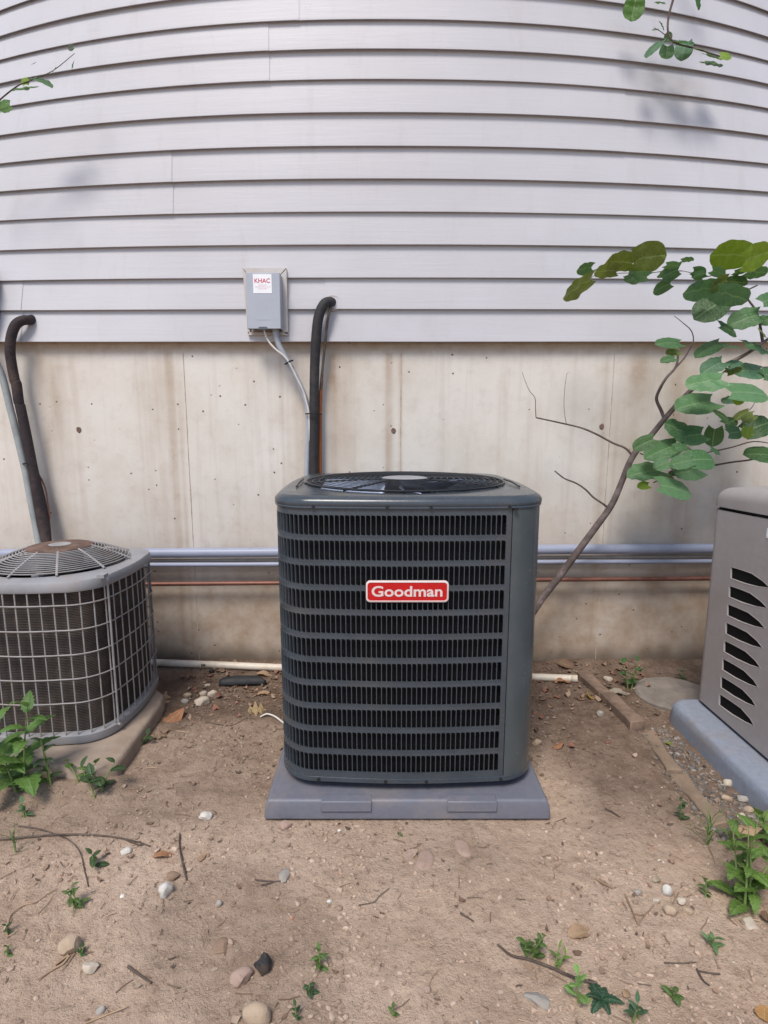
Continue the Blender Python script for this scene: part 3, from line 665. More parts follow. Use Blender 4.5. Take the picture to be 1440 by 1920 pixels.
for k in range(3):
    a0 = R(-75) + 2 * math.pi * k / 3; rows = []
    for i in range(8):
        rr = 0.06 + 0.245 * i / 7; row = []
        for j in range(8):
            q = j / 7 - 0.5; al = a0 + q * (0.95 - 0.15 * i / 7) + 0.25 * (i / 7) ** 2; row.append((UX + rr * math.cos(al), UY + rr * math.sin(al), ZT - 0.040 - q * 0.075 - 0.012 * math.cos(q * 3)))
        rows.append(row)
    b = MB().sheet(rows).build('fan_blade', M['blade'], ac, 180, fix=False); m_ = b.modifiers.new('thick', 'SOLIDIFY'); m_.thickness = 0.002
# badge
a, b = atY(686, 1089, UY - UH - 0.016), atY(841, 1129, UY - UH - 0.016); yb = UY - UH - 0.0148
bw, bh = b.x - a.x, a.z - b.z; bcx, bcz = (a.x + b.x) / 2, (a.z + b.z) / 2
def rrect(w_, h_, r_, y, n=7):
    o_ = []
    for (sx, sz, a0) in ((1, 1, 0), (-1, 1, 90), (-1, -1, 180), (1, -1, 270)):
        for q in range(n):
            al = R(a0 + 90 * q / (n - 1)); o_.append((bcx + sx * (w_ / 2 - r_) + r_ * math.cos(al), y, bcz + sz * (h_ / 2 - r_) + r_ * math.sin(al)))
    return o_
badge = MB().loft([rrect(bw, bh, 0.012, yb + 0.004), rrect(bw, bh, 0.012, yb - 0.0028), rrect(bw - 0.002, bh - 0.002, 0.0112, yb - 0.0040), rrect(bw - 0.009, bh - 0.009, 0.009, yb - 0.0040), rrect(bw - 0.010, bh - 0.010, 0.0088, yb - 0.0025)], cap0=True).build('badge', M['chrome'], ac, 50)
MB().loft([rrect(bw - 0.0102, bh - 0.0102, 0.0087, yb - 0.0020), rrect(bw - 0.0102, bh - 0.0102, 0.0087, yb - 0.0028)], cap0=True, cap1=True).build('badge_field', M['red'], badge, 40)
text('Goodman', bw * 0.855, bh * 0.50, Vector((bcx - 0.001, yb - 0.0029, bcz + 0.001)), M['chrome'], 'lettering', badge, 0, 0.0010, 0.020)
mb = MB().tube([onG(488, 1346, 0.004), onG(500, 1344, 0.012), onG(512, 1346, 0.010), onG(522, 1352, 0.01), onG(534, 1362, 0.01)], 0.0035, 8, smooth=5); o = mb.build('loose_wire', M['wirew'], None, 60); recenter(o, onG(500, 1345)); tag(o, 'short loose white wire on the soil beside the new unit', 'wire')

# ---------------------------------------------------------------- old condenser at the left
OX, OY, OH = -1.207, 2.002, 0.256
slabO = thing('concrete_slab', (OX, OY, 0), 'rough concrete slab under the old caged condenser', 'slab')
sx1, sy0 = -0.868, 1.612
mb = MB(); top = []; bot = []; mid = []
corner = [(-1.75, sy0 + 0.03), (-1.5, sy0 + 0.03), (-1.25, sy0 + 0.02), (-1.05, sy0 + 0.008), (-0.95, sy0 - 0.002), (-0.885, sy0 + 0.004), (sx1, sy0 + 0.025), (sx1 - .003, 1.75), (sx1 - .008, 1.9), (sx1 - .012, 2.02), (sx1 - .03, 2.10), (sx1 - .09, 2.16), (-1.2, 2.30), (-1.75, 2.32)]
for (x, y) in corner: j = 0.006 * noise.noise(Vector((x * 9, y * 9, 1))); top.append((x - 0.008 + j, y + 0.008 + j, 0.058 + j * 0.5)); mid.append((x + j, y - j, 0.045)); bot.append((x + 0.004, y - 0.002, -0.05))
mb.loft([bot, mid, top], cap1=True); bevel(mb.build('slab', M['slab'], slabO, 40), 0.006, 2, 25)
oc_ = thing('old_condenser', (OX, OY, 0.06), 'old condenser with pale wire cage around dark coils and rusty fan cap', 'air conditioner')
ou = Path2(rsq(OX, OY, OH, 0.12, 0.012))
oring = lambda off, z, nn=120: [ou.pt(ou.len * i / nn, off, z) for i in range(nn)]
ZL = 0.602
MB().loft([oring(-0.02, 0.062), oring(0.004, 0.062), oring(0.008, 0.07), oring(0.008, 0.092), oring(0.0, 0.096), oring(-0.02, 0.096)], cap0=True).build('base_pan', M['old_paint'], oc_, 40)
MB().loft([oring(-0.020, 0.09), oring(-0.020, ZL + 0.01)]).build('coil', M['old_coil'], oc_, 40, fix=False)
cage = MB(); sc0 = 0.0
ncol = 46
for i in range(ncol):
    s_ = ou.len * (i + 0.35) / ncol; cage.tube([ou.pt(s_, 0.002, 0.09), ou.pt(s_, 0.002, ZL + 0.005)], 0.0026, 6)
for j in range(5):
    z = 0.556 - 0.086 * j; cage.tube([ou.pt(ou.len * i / 100, 0.0055, z) for i in range(100)], 0.0026, 6, closed=True)
cage.build('wire_cage', M['old_wire'], oc_, 60)
ps, _ = ou.at(0); sp_ = None
pc = atY(196, 1250, OY - OH + 0.03)
best = min(range(400), key=lambda i: abs(ou.at(ou.len * i / 400)[0].x - pc.x) + (10 if ou.at(ou.len * i / 400)[0].y > OY - 0.1 else 0))
sb_ = ou.len * best / 400
MB().tube([ou.pt(sb_, 0.007, 0.085), ou.pt(sb_, 0.007, ZL + 0.02)], 0.0042, 8).build('cage_rod', M['old_wire'], oc_, 60)
for z in (0.088, ZL + 0.018): MB().tube([ou.pt(sb_, 0.004, z), ou.pt(sb_, 0.016, z)], 0.006, 8).build('bolt', M['hub'], oc_, 50)
TR = 0.230
lid = [oring(-0.01, ZL), oring(0.006, ZL - 0.002), oring(0.009, ZL + 0.004), oring(0.008, ZL + 0.026), oring(0.004, ZL + 0.034), oring(-0.012, ZL + 0.037)]
cc = []
for p in lid[-1]:
    d = Vector((p[0] - OX, p[1] - OY)).normalized(); cc.append((OX + d.x * TR, OY + d.y * TR, ZL + 0.040))
lid += [cc, [(OX + (p[0] - OX) * 0.97, OY + (p[1] - OY) * 0.97, ZL + 0.02) for p in cc], [(OX + (p[0] - OX) * 0.95, OY + (p[1] - OY) * 0.95, ZL - 0.12) for p in cc]]
MB().loft(lid).build('top_cover', M['old_paint'], oc_, 40, fix=False)
dome = MB(); ztop, zrim = 0.700, ZL + 0.045
def dz(r_): t_ = (r_ - 0.11) / (TR + 0.012 - 0.11); return ztop - (ztop - zrim) * (0.75 * t_ + 0.25 * t_ * t_)
for k in range(12):
    r_ = 0.118 + (TR - 0.118) * k / 11; dome.tube([(OX + r_ * math.cos(a), OY + r_ * math.sin(a), dz(r_)) for a in [2 * math.pi * i / 60 for i in range(60)]], 0.0023, 5, closed=True)
for k in range(10):
    a = 2 * math.pi * (k + 0.25) / 10; dome.tube([(OX + r_ * math.cos(a), OY + r_ * math.sin(a), dz(r_) - 0.0005) for r_ in (0.108, 0.16, 0.21, TR + 0.014)], 0.0040, 6)
dome.build('fan_guard', M['old_wire'], oc_, 60)
MB().loft([[(OX + r_ * math.cos(a), OY + r_ * math.sin(a), z) for a in [2 * math.pi * i / 36 for i in range(36)]] for r_, z in ((0.100, ztop - 0.012), (0.112, ztop - 0.006), (0.112, ztop + 0.001), (0.103, ztop + 0.004), (0.06, ztop + 0.007))], cap1=True).build('motor_cap', M['rust'], oc_, 40)
cap = [(OX + 0.038 * math.cos(a), OY + 0.036 * math.sin(a), ztop + 0.0078) for a in [2 * math.pi * i / 20 for i in range(20)]]
MB().loft([cap, [(OX + (p[0] - OX) * 0.85, OY + (p[1] - OY) * 0.85, ztop + 0.0100) for p in cap]], cap1=True).build('cap_plug', M['hub'], oc_, 40)
MB().tube([(OX, OY, ZL - 0.15), (OX, OY, ztop - 0.012)], 0.075, 20).build('fan_motor', M['black'], oc_, 40)
for k in range(4):
    a0 = 0.4 + math.pi / 2 * k; rows = []
    for i in range(5):
        rr = 0.07 + 0.165 * i / 4; rows.append([(OX + rr * math.cos(a0 + q * 0.8), OY + rr * math.sin(a0 + q * 0.8), ZL - 0.01 + q * 0.06) for q in (-0.5, -0.25, 0, 0.25, 0.5)])
    b = MB().sheet(rows).build('fan_blade', M['wire_black'], oc_, 180, fix=False); m_ = b.modifiers.new('thick', 'SOLIDIFY'); m_.thickness = 0.002
for (u, v) in ((189, 1060), (67, 1060)):
    p = atY(u, v, OY - TR + 0.02); MB().box(p.x - 0.012, p.x + 0.012, p.y - 0.01, p.y + 0.02, ZL + 0.036, ZL + 0.047).build('guard_clip', M['old_paint'], oc_, 40)

# ---------------------------------------------------------------- standby generator at the right
GX, GY = 1.222, 1.985
gp = thing('generator_pad', (GX + 0.3, 1.4, 0), 'pale blue grey composite pad under the generator', 'pad')
o_ = []
def padring(ins, z): 
    pts = []; x0, x1, y0, y1, rr = 1.118 + ins, 2.02 - ins, 0.55 + ins, 2.032 - ins, 0.06
    for (cx_, cy_, a0) in ((x1 - rr, y1 - rr, 0), (x0 + rr, y1 - rr, 90), (x0 + rr, y0 + rr, 180), (x1 - rr, y0 + rr, 270)):
        for q in range(7): al = R(a0 + 15 * q); pts.append((cx_ + rr * math.cos(al), cy_ + rr * math.sin(al), z))
    return pts
MB().loft([padring(-0.004, -0.02), padring(-0.002, 0.045), padring(0.002, 0.070), padring(0.010, 0.079), padring(0.020, 0.081)], cap1=True).build('slab', M['gen_pad'], gp, 50)
gen = thing('generator', (GX + 0.33, 1.35, 0.085), 'beige grey standby generator enclosure with dark fin shaped vents', 'generator')
GL = 1.22                                                     # length towards the viewer
sA, sB = atX(1345, 952, GX), atX(1440, 970, GX); slope = (sB.z - sA.z) / (sA.y - sB.y)
def seam(y): return sA.z + slope * (GY - y)
ZB = 0.094
def slot(k, col):
    A = [atX(u, v, GX) for u, v in ((1371.5, 1064), (1371, 1084), (1395, 1092), (1420, 1099), (1441, 1101), (1428, 1089), (1408, 1077), (1390, 1070))]
    B = [atX(u, v, GX) for u, v in ((1349.5, 1302), (1349, 1322), (1372, 1338), (1395, 1352), (1412, 1360), (1405, 1347), (1388, 1329), (1370, 1316))]
    return [Vector((GX, a.y + (b.y - a.y) * k / 7 - col * 0.30, a.z + (b.z - a.z) * k / 7 + col * 0.03)) for a, b in zip(A, B)]
bm = bmesh.new()
def loop(pts): vs = [bm.verts.new(p) for p in pts]; return [bm.edges.new((vs[i], vs[(i + 1) % len(vs)])) for i in range(len(vs))]
edges = loop([Vector((GX, GY, ZB)), Vector((GX, GY, seam(GY) - 0.006)), Vector((GX, GY - GL, seam(GY - GL) - 0.006)), Vector((GX, GY - GL, ZB))])
slots = [slot(k, c) for c in (0, 1, 2) for k in range(8)]
def grow(pts, f, dx):
    c = sum(pts, Vector()) / len(pts); res = []
    for p in pts: d = p - c; res.append(c + d + d.normalized() * f + Vector((dx, 0, 0)))
    return res
slots_ok = [s_ for s_ in slots if min(p.y for p in s_) > GY - GL + 0.05]
for s_ in slots_ok: edges += loop(grow(s_, 0.0075, 0))
bmesh.ops.triangle_fill(bm, use_beauty=True, use_dissolve=False, edges=edges)
me = bpy.data.meshes.new('side_panel'); bm.to_mesh(me); bm.free()
mb = MB(); mb.add([v.co for v in me.vertices], [tuple(p.vertices) for p in me.polygons])
for s_ in slots_ok:
    r0 = grow(s_, 0.0075, 0); r1 = grow(s_, 0.0055, -0.0008); r1b = grow(s_, 0.003, 0.0005); r2 = grow(s_, 0.0022, 0.002); r3 = grow(s_, 0.002, 0.004); mb.loft([r0, r1, r1b, r2, r3])
# return edges: rear corner rounded, top and bottom
rr = 0.035; rows = []
for q in range(7):
    al = R(90 * q / 6); rows.append([(GX + rr - rr * math.cos(al), GY + rr * math.sin(al), z) for z in (ZB, seam(GY) - 0.006)])
rows.append([(GX + 0.62, GY + rr, ZB), (GX + 0.62, GY + rr, seam(GY) - 0.006)]); mb.sheet(rows)
mb.sheet([[(GX, GY, seam(GY) - 0.006), (GX, GY - GL, seam(GY - GL) - 0.006)], [(GX + 0.05, GY, seam(GY) - 0.006), (GX + 0.05, GY - GL, seam(GY - GL) - 0.006)]])
mb.box(GX + 0.63, GX + 0.65, GY - GL, GY + rr, ZB, seam(GY) - 0.006); mb.box(GX, GX + 0.65, GY - GL - 0.02, GY - GL - 0.0005, ZB, seam(GY - GL) - 0.006)
mb.build('side_panel', M['gen'], gen, 45)
MB().box(GX + 0.0045, GX + 0.014, GY - GL, GY - 0.002, ZB, seam(GY)).build('vent_backing', M['coil'], gen, 30)
MB().box(GX + 0.012, GX + 0.6, GY - GL, GY + 0.02, ZB - 0.011, ZB + 0.003).build('base_frame', M['black'], gen, 30)
MB().box(GX + 0.015, GX + 0.6, GY - GL + 0.01, GY + 0.02, seam(GY) - 0.02, seam(GY) + 0.012).build('lid_gasket', M['black'], gen, 30)
lidm = MB(); rings = []
t1, t2 = atX(1372, 915, GX + 0.03), atX(1440, 910, GX + 0.03); hl = 0.0
for (y, ins, dzt) in ((GY + 0.036, 0.035, -0.026), (GY + 0.034, 0.018, -0.012), (GY + 0.024, 0.008, -0.004), (GY, 0.0, 0.0), (GY - 0.3, 0, 0), (GY - 0.6, 0, 0), (GY - GL, 0, 0)):
    zs = seam(y); zt = zs + 0.075 + 0.012 * min(1, (GY - y) / 0.3) + dzt; x0, x1 = GX - 0.003 + ins, GX + 0.655 - ins; r_ = 0.045; ring_ = [(x0, y, zs + 0.006)]
    for q in range(6): al = R(18 * q); ring_.append((x0 + r_ - r_ * math.cos(al), y, zt - r_ + r_ * math.sin(al)))
    ring_ += [(x0 + 0.2, y, zt + 0.008), ((x0 + x1) / 2, y, zt + 0.010)]
    for q in range(6): al = R(18 * q); ring_.append((x1 - r_ + r_ * math.sin(al), y, zt - r_ + r_ * math.cos(al)))
    ring_.append((x1, y, zs + 0.006)); rings.append(ring_)
lidm.loft(rings, cap0=True, cap1=True); lidm.build('lid', M['gen'], gen, 45)
p = atX(1440, 1008, GX); MB().box(GX - 0.002, GX - 0.0005, p.y - 0.09, p.y + 0.006, p.z - 0.001, p.z + 0.03).build('decal', M['white'], gen, 30)

# ---------------------------------------------------------------- timber edging, stone disc, debris
def plank(name, a, b, wd, hgt, mat, label, tilt=0.0, uneven=0.004):
    a, b = Vector(a), Vector(b); d = (b - a); L = d.length; d.normalize(); s = Vector((d.y, -d.x, 0)).normalized()
    rings = []; n = 10
    for i in range(n + 1):
        p = a + d * L * i / n; j = [uneven * noise.noise(Vector((p.x * 14 + k, p.y * 14, k * 3.3))) for k in range(6)]
        rings.append([p - s * (wd / 2 + j[0]) + Vector((0, 0, -0.03)), p + s * (wd / 2 + j[1]) + Vector((0, 0, -0.03)), p + s * (wd / 2 + j[2]) + Vector((0, 0, hgt + j[4] - tilt)), p + Vector((0, 0, hgt + j[3])), p - s * (wd / 2 + j[0]) + Vector((0, 0, hgt + j[5] + tilt))])
    o = MB().loft(rings, cap0=True, cap1=True).build(name, mat, None, 40); bevel(o, 0.003, 1); recenter(o, a); return tag(o, label, 'board', 'timber edging boards')
plank('edging_board', onZ(1092, 1272, 0.0), onZ(1134, 1312, 0.0), 0.055, 0.035, M['timber'], 'short dark edging board touching the foot of the wall')
plank('edging_board', onZ(1136, 1314, 0.0), onZ(1196, 1372, 0.0), 0.060, 0.042, M['timber'], 'raised dark brown edging board with a square cut end, beside the stone disc')
plank('edging_board', onZ(1212, 1375, 0.0), onZ(1264, 1448, 0.0), 0.043, 0.011, M['timber_pale'], 'half buried tan edging board between the dark board and the gravel', 0.003, 0.009)
plank('edging_board', onZ(1270, 1452, 0.0), onZ(1350, 1548, 0.0), 0.046, 0.006, M['timber_pale'], 'pale edging board sunk in soil, ending at the leafy weeds', 0.004, 0.012)
c = onZ(1252, 1306, 0.0); mb = MB(); rs = []
for r_, z in ((0.16, -0.02), (0.162, 0.012), (0.155, 0.020), (0.08, 0.022)): rs.append([(c.x + 0.03 + r_ * (1.02 + 0.05 * noise.noise(Vector((math.cos(a) * 2, math.sin(a) * 2, 3)))) * math.cos(a), c.y + r_ * 0.93 * math.sin(a), z + 0.004 * noise.noise(Vector((math.cos(a) * 3, math.sin(a) * 3, r_)))) for a in [2 * math.pi * i / 36 for i in range(36)]])
o = mb.loft(rs, cap1=True).build('stepping_stone', M['disc'], None, 40); recenter(o, c); tag(o, 'round flat grey stone disc on the ground behind the generator pad', 'stone')
# torn piece of pipe insulation
a, b = onG(412, 1285), onG(500, 1282); rows = []
for i in range(14):
    t_ = i / 13; p = a.lerp(b, t_); r_ = 0.021 * (1 - 0.12 * abs(2 * t_ - 1)) * (1 + 0.12 * noise.noise(Vector((t_ * 5, 3, 3)))); p.y += 0.012 * noise.noise(Vector((t_ * 3, 8, 1))) ; w1 = 0.15 + 0.5 * (noise.noise(Vector((t_ * 6, 1, 0))) + 0.4) * (1 if t_ < 0.2 or t_ > 0.75 else 0.3)
    rows.append([(p.x + 0.004 * noise.noise(Vector((t_ * 9, k, 2))), p.y + 0.012 + r_ * 1.1 * math.cos(al), p.z + 0.008 + r_ * math.sin(al)) for k, al in enumerate([R(195) - R(max(40, 190 - 150 * max(0, t_ - 0.68) / 0.32 - 110 * max(0, 0.2 - t_) / 0.2 - 30 * w1)) * q / 8 for q in range(9)])])
o = MB().sheet(rows).build('foam_scrap', M['debris'], None, 60, fix=False); m_ = o.modifiers.new('thick', 'SOLIDIFY'); m_.thickness = 0.006; recenter(o, a); tag(o, 'torn black strip of pipe foam lying on the soil below the cream pipe', 'debris')
def chunk(name, p, sx, sy, sz, mat, label, cat, seed, col=None, sub=2, rough=0.35, rz=0.0, sink=0.25, group=None):
    bm = bmesh.new(); bmesh.ops.create_icosphere(bm, subdivisions=sub, radius=1.0)
    planes = [(Vector((random.gauss(0, 1), random.gauss(0, 1), random.gauss(0, 1))).normalized(), random.uniform(0.6, 0.9)) for _ in range(9)]
    for v in bm.verts:
        n = v.co.normalized()
        for (pn, pd) in planes:
            d = v.co.dot(pn)
            if d > pd: v.co -= pn * (d - pd)
        v.co *= 1 + rough * 0.4 * noise.noise(n * 1.3 + Vector((seed * 1.7, seed, 0))) + rough * 0.12 * noise.noise(n * 4 + Vector((seed, 0, seed)))
        v.co = Vector((v.co.x * sx, v.co.y * sy, v.co.z * sz))
    me = bpy.data.meshes.new(name); bm.to_mesh(me); bm.free(); me.materials.append(mat); me.shade_smooth(); me.set_sharp_from_angle(angle=R(32))
    o = link(name, me); o.location = p + Vector((0, 0, sz * (1 - 2 * sink))); o.rotation_euler = (0, 0, rz)
    if col: o.color = (*col, 1)
    return tag(o, label, cat, group)
chunk('foam_scrap', onG(397, 1262), 0.012, 0.012, 0.016, M['debris'], 'small black lump under the cream pipe', 'debris', 4)

TAN, PALE, WHT, BRN, GRY, PNK, BLK = (0.50, 0.38, 0.27), (0.60, 0.52, 0.42), (0.70, 0.66, 0.60), (0.32, 0.215, 0.15), (0.40, 0.37, 0.33), (0.44, 0.31, 0.25), (0.03, 0.03, 0.033)
# (u, v of the middle, width px, height px, colour, label)
ROCKS = [
 (483, 1897, 50, 48, TAN, 'largest pale tan stone at the bottom edge of the soil'),
 (134, 1770, 42, 34, TAN, 'smooth tan oval stone above the forked twig at lower left'),
 (172, 1810, 32, 21, PALE, 'cream stone below the smooth tan oval stone'),
 (452, 1829, 40, 28, PNK, 'pinkish angular stone touching the black lump'),
 (493, 1806, 29, 42, BLK, 'black charcoal like lump beside the pinkish stone'),
 (310, 1668, 24, 28, WHT, 'bright white pointed stone near the upright twig'),
 (325, 1641, 22, 17, BRN, 'brown half buried pebble just above the bright white pointed stone'),
 (237, 1594, 20, 14, WHT, 'small white chip below the tip of the long dark twig'),
 (1007, 1867, 44, 22, GRY, 'flat grey stone left of the paddle leaved seedling'),
 (1259, 1704, 27, 24, TAN, 'tan rounded stone, largest of the pebble group at the right'),
 (1277, 1689, 17, 18, PALE, 'pale pebble behind the tan rounded stone in the right group'),
 (1230, 1688, 13, 14, PALE, 'round pale pebble, left end of the right pebble group'),
 (1291, 1706, 19, 13, TAN, 'low tan pebble, right end of the right pebble group'),
 (1195, 1672, 14, 14, GRY, 'round grey brown pebble near the yellow straw fork'),
 (1250, 1668, 16, 26, WHT, 'upright whitish sliver of stone in the right pebble group'),
 (1405, 1726, 31, 19, PALE, 'pale flat stone at the right edge below the leafy weeds'),
 (385, 1529, 23, 15, WHT, 'white shell like stone on open soil left of the plastic pad'),
 (795, 1600, 32, 44, PNK, 'flat pinkish stone sunk in soil in front of the plastic pad'),
 (868, 1580, 26, 34, PNK, 'faint flat stone under the middle of the pad front'),
 (535, 1546, 26, 15, PNK, 'pink chip wedged under the left front corner of the pad'),
 (415, 1767, 27, 26, BRN, 'round brown stone buried level with the soil'),
 (532, 1634, 22, 24, GRY, 'flat wedge of grey stone beside a thin forked twig'),
 (100 + 299, 1583 - 60, 14, 10, BRN, 'tiny brown pebble just above the white shell like stone'),
 (398, 1300, 17, 15, PALE, 'pale round pebble in the cluster below the foam strip'),
 (379, 1314, 25, 17, PALE, 'widest pale stone in the cluster below the foam strip'),
 (381, 1299, 14, 10, PALE, 'small cream pebble at the top of the cluster below the foam strip'),
 (353, 1303, 17, 12, TAN, 'tan pebble at the left of the cluster below the foam strip'),
 (347, 1314, 14, 12, GRY, 'grey pebble low on the left of the cluster below the foam strip'),
 (388, 1283, 12, 7, PALE, 'flat pebble just under the black foam strip'),
 (281, 1360, 19, 13, GRY, 'grey stone beside the edge of the concrete slab'),
 (1006, 1391, 18, 17, TAN, 'tan stone against the right side of the new unit'),
 (1125, 1337, 14, 14, GRY, 'round grey pebble left of the raised edging board'),
 (1365, 1466, 20, 14, PALE, 'pale oblong stone touching the generator pad'),
 (1362, 1496, 16, 13, TAN, 'yellowish stone in the middle of the gravel'),
 (1392, 1497, 22, 15, GRY, 'grey stone in the gravel close to the generator pad'),
 (1404, 1517, 18, 12, TAN, 'tan stone at the lower end of the gravel'),
 (1389, 1528, 15, 11, PALE, 'pale chip just behind the leafy weeds'),
 (189, 1893, 19, 14, GRY, 'greyish white pebble above the pale straw at the bottom left'),
 (618, 1690, 11, 10, WHT, 'tiny white chip on bare soil below the middle of the pad'),
 (411, 1693, 11, 14, GRY, 'small grey flake right of the bright white pointed stone'),
 (800, 1852, 20, 11, PNK, 'pinkish white chip on bare soil left of the flat grey stone'),
 (400, 1526 + 98, 0, 0, None, None),
 (1112, 1275, 18, 10, WHT, 'whitish stone at the wall beside the short edging board'),
 (1140, 1272, 16, 14, PALE, 'broken pale stone at the wall between board and weed'),
]
for i, (u, v, a, b, col, lab) in enumerate(ROCKS):
    if lab is None: continue
    p = onG(u, v + b * 0.35); m_ = pxm(p.y, 0)
    flat = 'flat' in lab or 'sunk' in lab or 'level' in lab
    sx = a * m_ / 2 * 1.12; depth = b * m_ / 2
    if flat: sy, sz, sk = depth * 1.45, min(0.008, sx * 0.45), 0.35
    else: sy, sz, sk = max(sx * 0.75, depth * 0.8), depth * 1.0, 0.2
    if 'upright' in lab: sx, sy, sz = sx, sx, depth * 1.1
    chunk('stone', p, sx, sy, sz, M['stone'], lab, 'stone', i, tuple(c_ * 0.86 for c_ in col), 3 if a > 22 else 2, 0.5 if a > 15 else 0.35, random.uniform(-0.4, 0.4), sk)

# ---------------------------------------------------------------- leaf shapes (length 1 along x, width about 0.8, folded along the midrib)
def leafshape(name, wfun, mat, fold=0.16, droop=0.18, nl=9, cord=0.0, wave=0.02, seed=0):
    mb = MB(); rows = []; vein = []; lat = []
    for i in range(nl + 1):
        t_ = i / nl; w_ = wfun(t_); row = []
        for q in (-1, -0.55, 0, 0.55, 1):
            y = q * w_; x = t_ - cord * (abs(q) ** 1.5) * (1 - t_) ** 3
            z = fold * abs(y) - droop * (t_ - 0.25) ** 2 - 0.10 * y * y * 2 + wave * noise.noise(Vector((x * 5, y * 5, seed)))
            row.append((x, y, z)); vein.append(1.0 if q == 0 else 0.0); lat.append(t_ * 1.0 - 0.65 * abs(y))
        rows.append(row)
    mb.sheet(rows); me = mb.mesh(name, mat, 180, fix=False)
    at = me.attributes.new('vein', 'FLOAT', 'POINT'); at.data.foreach_set('value', vein)
    at = me.attributes.new('lateral', 'FLOAT', 'POINT'); at.data.foreach_set('value', lat); return me
def heart(t_):
    if t_ >= 0.999: return 0.003
    w_ = 0.49 * math.sqrt(max(0.0, 1 - ((t_ - 0.44) / 0.54) ** 2)) if t_ < 0.97 else 0.03
    return max(w_, 0.20 * (1 - t_ * 4) + 0.12 if t_ < 0.2 else 0.02)
lance = lambda t_: 0.005 + 0.20 * math.sin(math.pi * t_ ** 0.75) ** 0.9
oval = lambda t_: 0.008 + 0.30 * math.sin(math.pi * t_ ** 0.85) ** 0.7
paddle = lambda t_: 0.02 + 0.27 * math.sin(math.pi * t_ ** 1.8) ** 0.7
blade_ = lambda t_: 0.002 + 0.035 * (1 - t_) ** 0.5
tooth = lambda t_: (0.005 + 0.25 * math.sin(math.pi * t_ ** 0.7) ** 0.85) * (1 + 0.16 * math.sin(t_ * 40))
oakf = lambda t_: (0.03 + 0.26 * math.sin(math.pi * t_) ** 0.8) * (1 + 0.55 * math.sin(t_ * 21 - 1.2))
LEAF = {'heart': [leafshape('heart_leaf', heart, M['leaf'], 0.10, 0.22, 14, 0.24, 0.05, 1), leafshape('heart_leaf', heart, M['leaf'], 0.18, 0.34, 14, 0.24, 0.07, 5), leafshape('heart_leaf', heart, M['leaf'], 0.04, 0.12, 14, 0.22, 0.07, 9)],
        'lance': [leafshape('lance_leaf', lance, M['leaf'], 0.25, 0.35)], 'oval': [leafshape('oval_leaf', oval, M['leaf'], 0.2, 0.3), leafshape('oval_leaf', oval, M['leaf'], 0.1, 0.5, seed=4)], 'paddle': [leafshape('paddle_leaf', paddle, M['leaf'], 0.1, 0.3)],
        'blade': [leafshape('grass_blade', blade_, M['leaf'], 0.1, 0.6)], 'tooth': [leafshape('toothed_leaf', tooth, M['leaf'], 0.22, 0.4, 20), leafshape('toothed_leaf', tooth, M['leaf'], 0.12, 0.6, 20, seed=3)],
        'dead': [leafshape('dead_leaf', oval, M['dead'], 0.45, 0.5, 9, 0, 0.12, 2), leafshape('dead_leaf', oval, M['dead'], -0.2, -0.5, 9, 0, 0.15, 7)], 'oak': [leafshape('oak_leaf', oakf, M['dead'], 0.3, 0.4, 22, 0, 0.12, 3), leafshape('oak_leaf', oakf, M['dead'], -0.1, -0.4, 22, 0, 0.15, 8)]}
def leaf_frame(c, e1, e2):
    x = e1; n = e1.cross(e2)
    n = n.normalized() * e1.length if n.length > 1e-9 else Vector((0, 0, 1)) * e1.length
    m = Matrix(((x.x, e2.x, n.x, 0), (x.y, e2.y, n.y, 0), (x.z, e2.z, n.z, 0), (0, 0, 0, 1)))
    m.translation = c; return m
def screen_leaf(parent, u, v, L, W_, th, col, Y, kind='heart', name='leaf', view_under=None):
    L, W_ = L * 0.78, W_ * 0.80
    """a leaf whose middle is seen at u, v, L px long towards angle th, standing at depth Y and tilted so that it is W px high"""
    c = atY(u, v, Y); k = pxm(Y, c.z); Lm = L * k; Wm = W_ * k; a = R(th)
    d = Vector((math.cos(a), 0, math.sin(a))); d.y = random.uniform(-0.25, 0.25)
    e1 = d * Lm; pr = Vector((-math.sin(a), 0, math.cos(a)))
    if pr.z < 0: pr = -pr
    real = max(Wm, 0.92 * Lm); dep = math.sqrt(max(0, real * real - Wm * Wm)) * 0.8
    under = (v < 560) if view_under is None else view_under
    e2 = pr * Wm * 1.12 + Vector((0, -dep if under else dep, 0))
    wf = 0.92 if kind == 'heart' else 0.5
    e2 = e2 / wf
    if e1.cross(e2).z < 0: e2 = -e2
    m = leaf_frame(c - e1 * 0.5, e1, e2)
    o = link(name, random.choice(LEAF[kind]), parent, m)
    j = random.uniform(0.88, 1.12); o.color = (col[0] * j, col[1] * j, col[2] * j, 1); return o

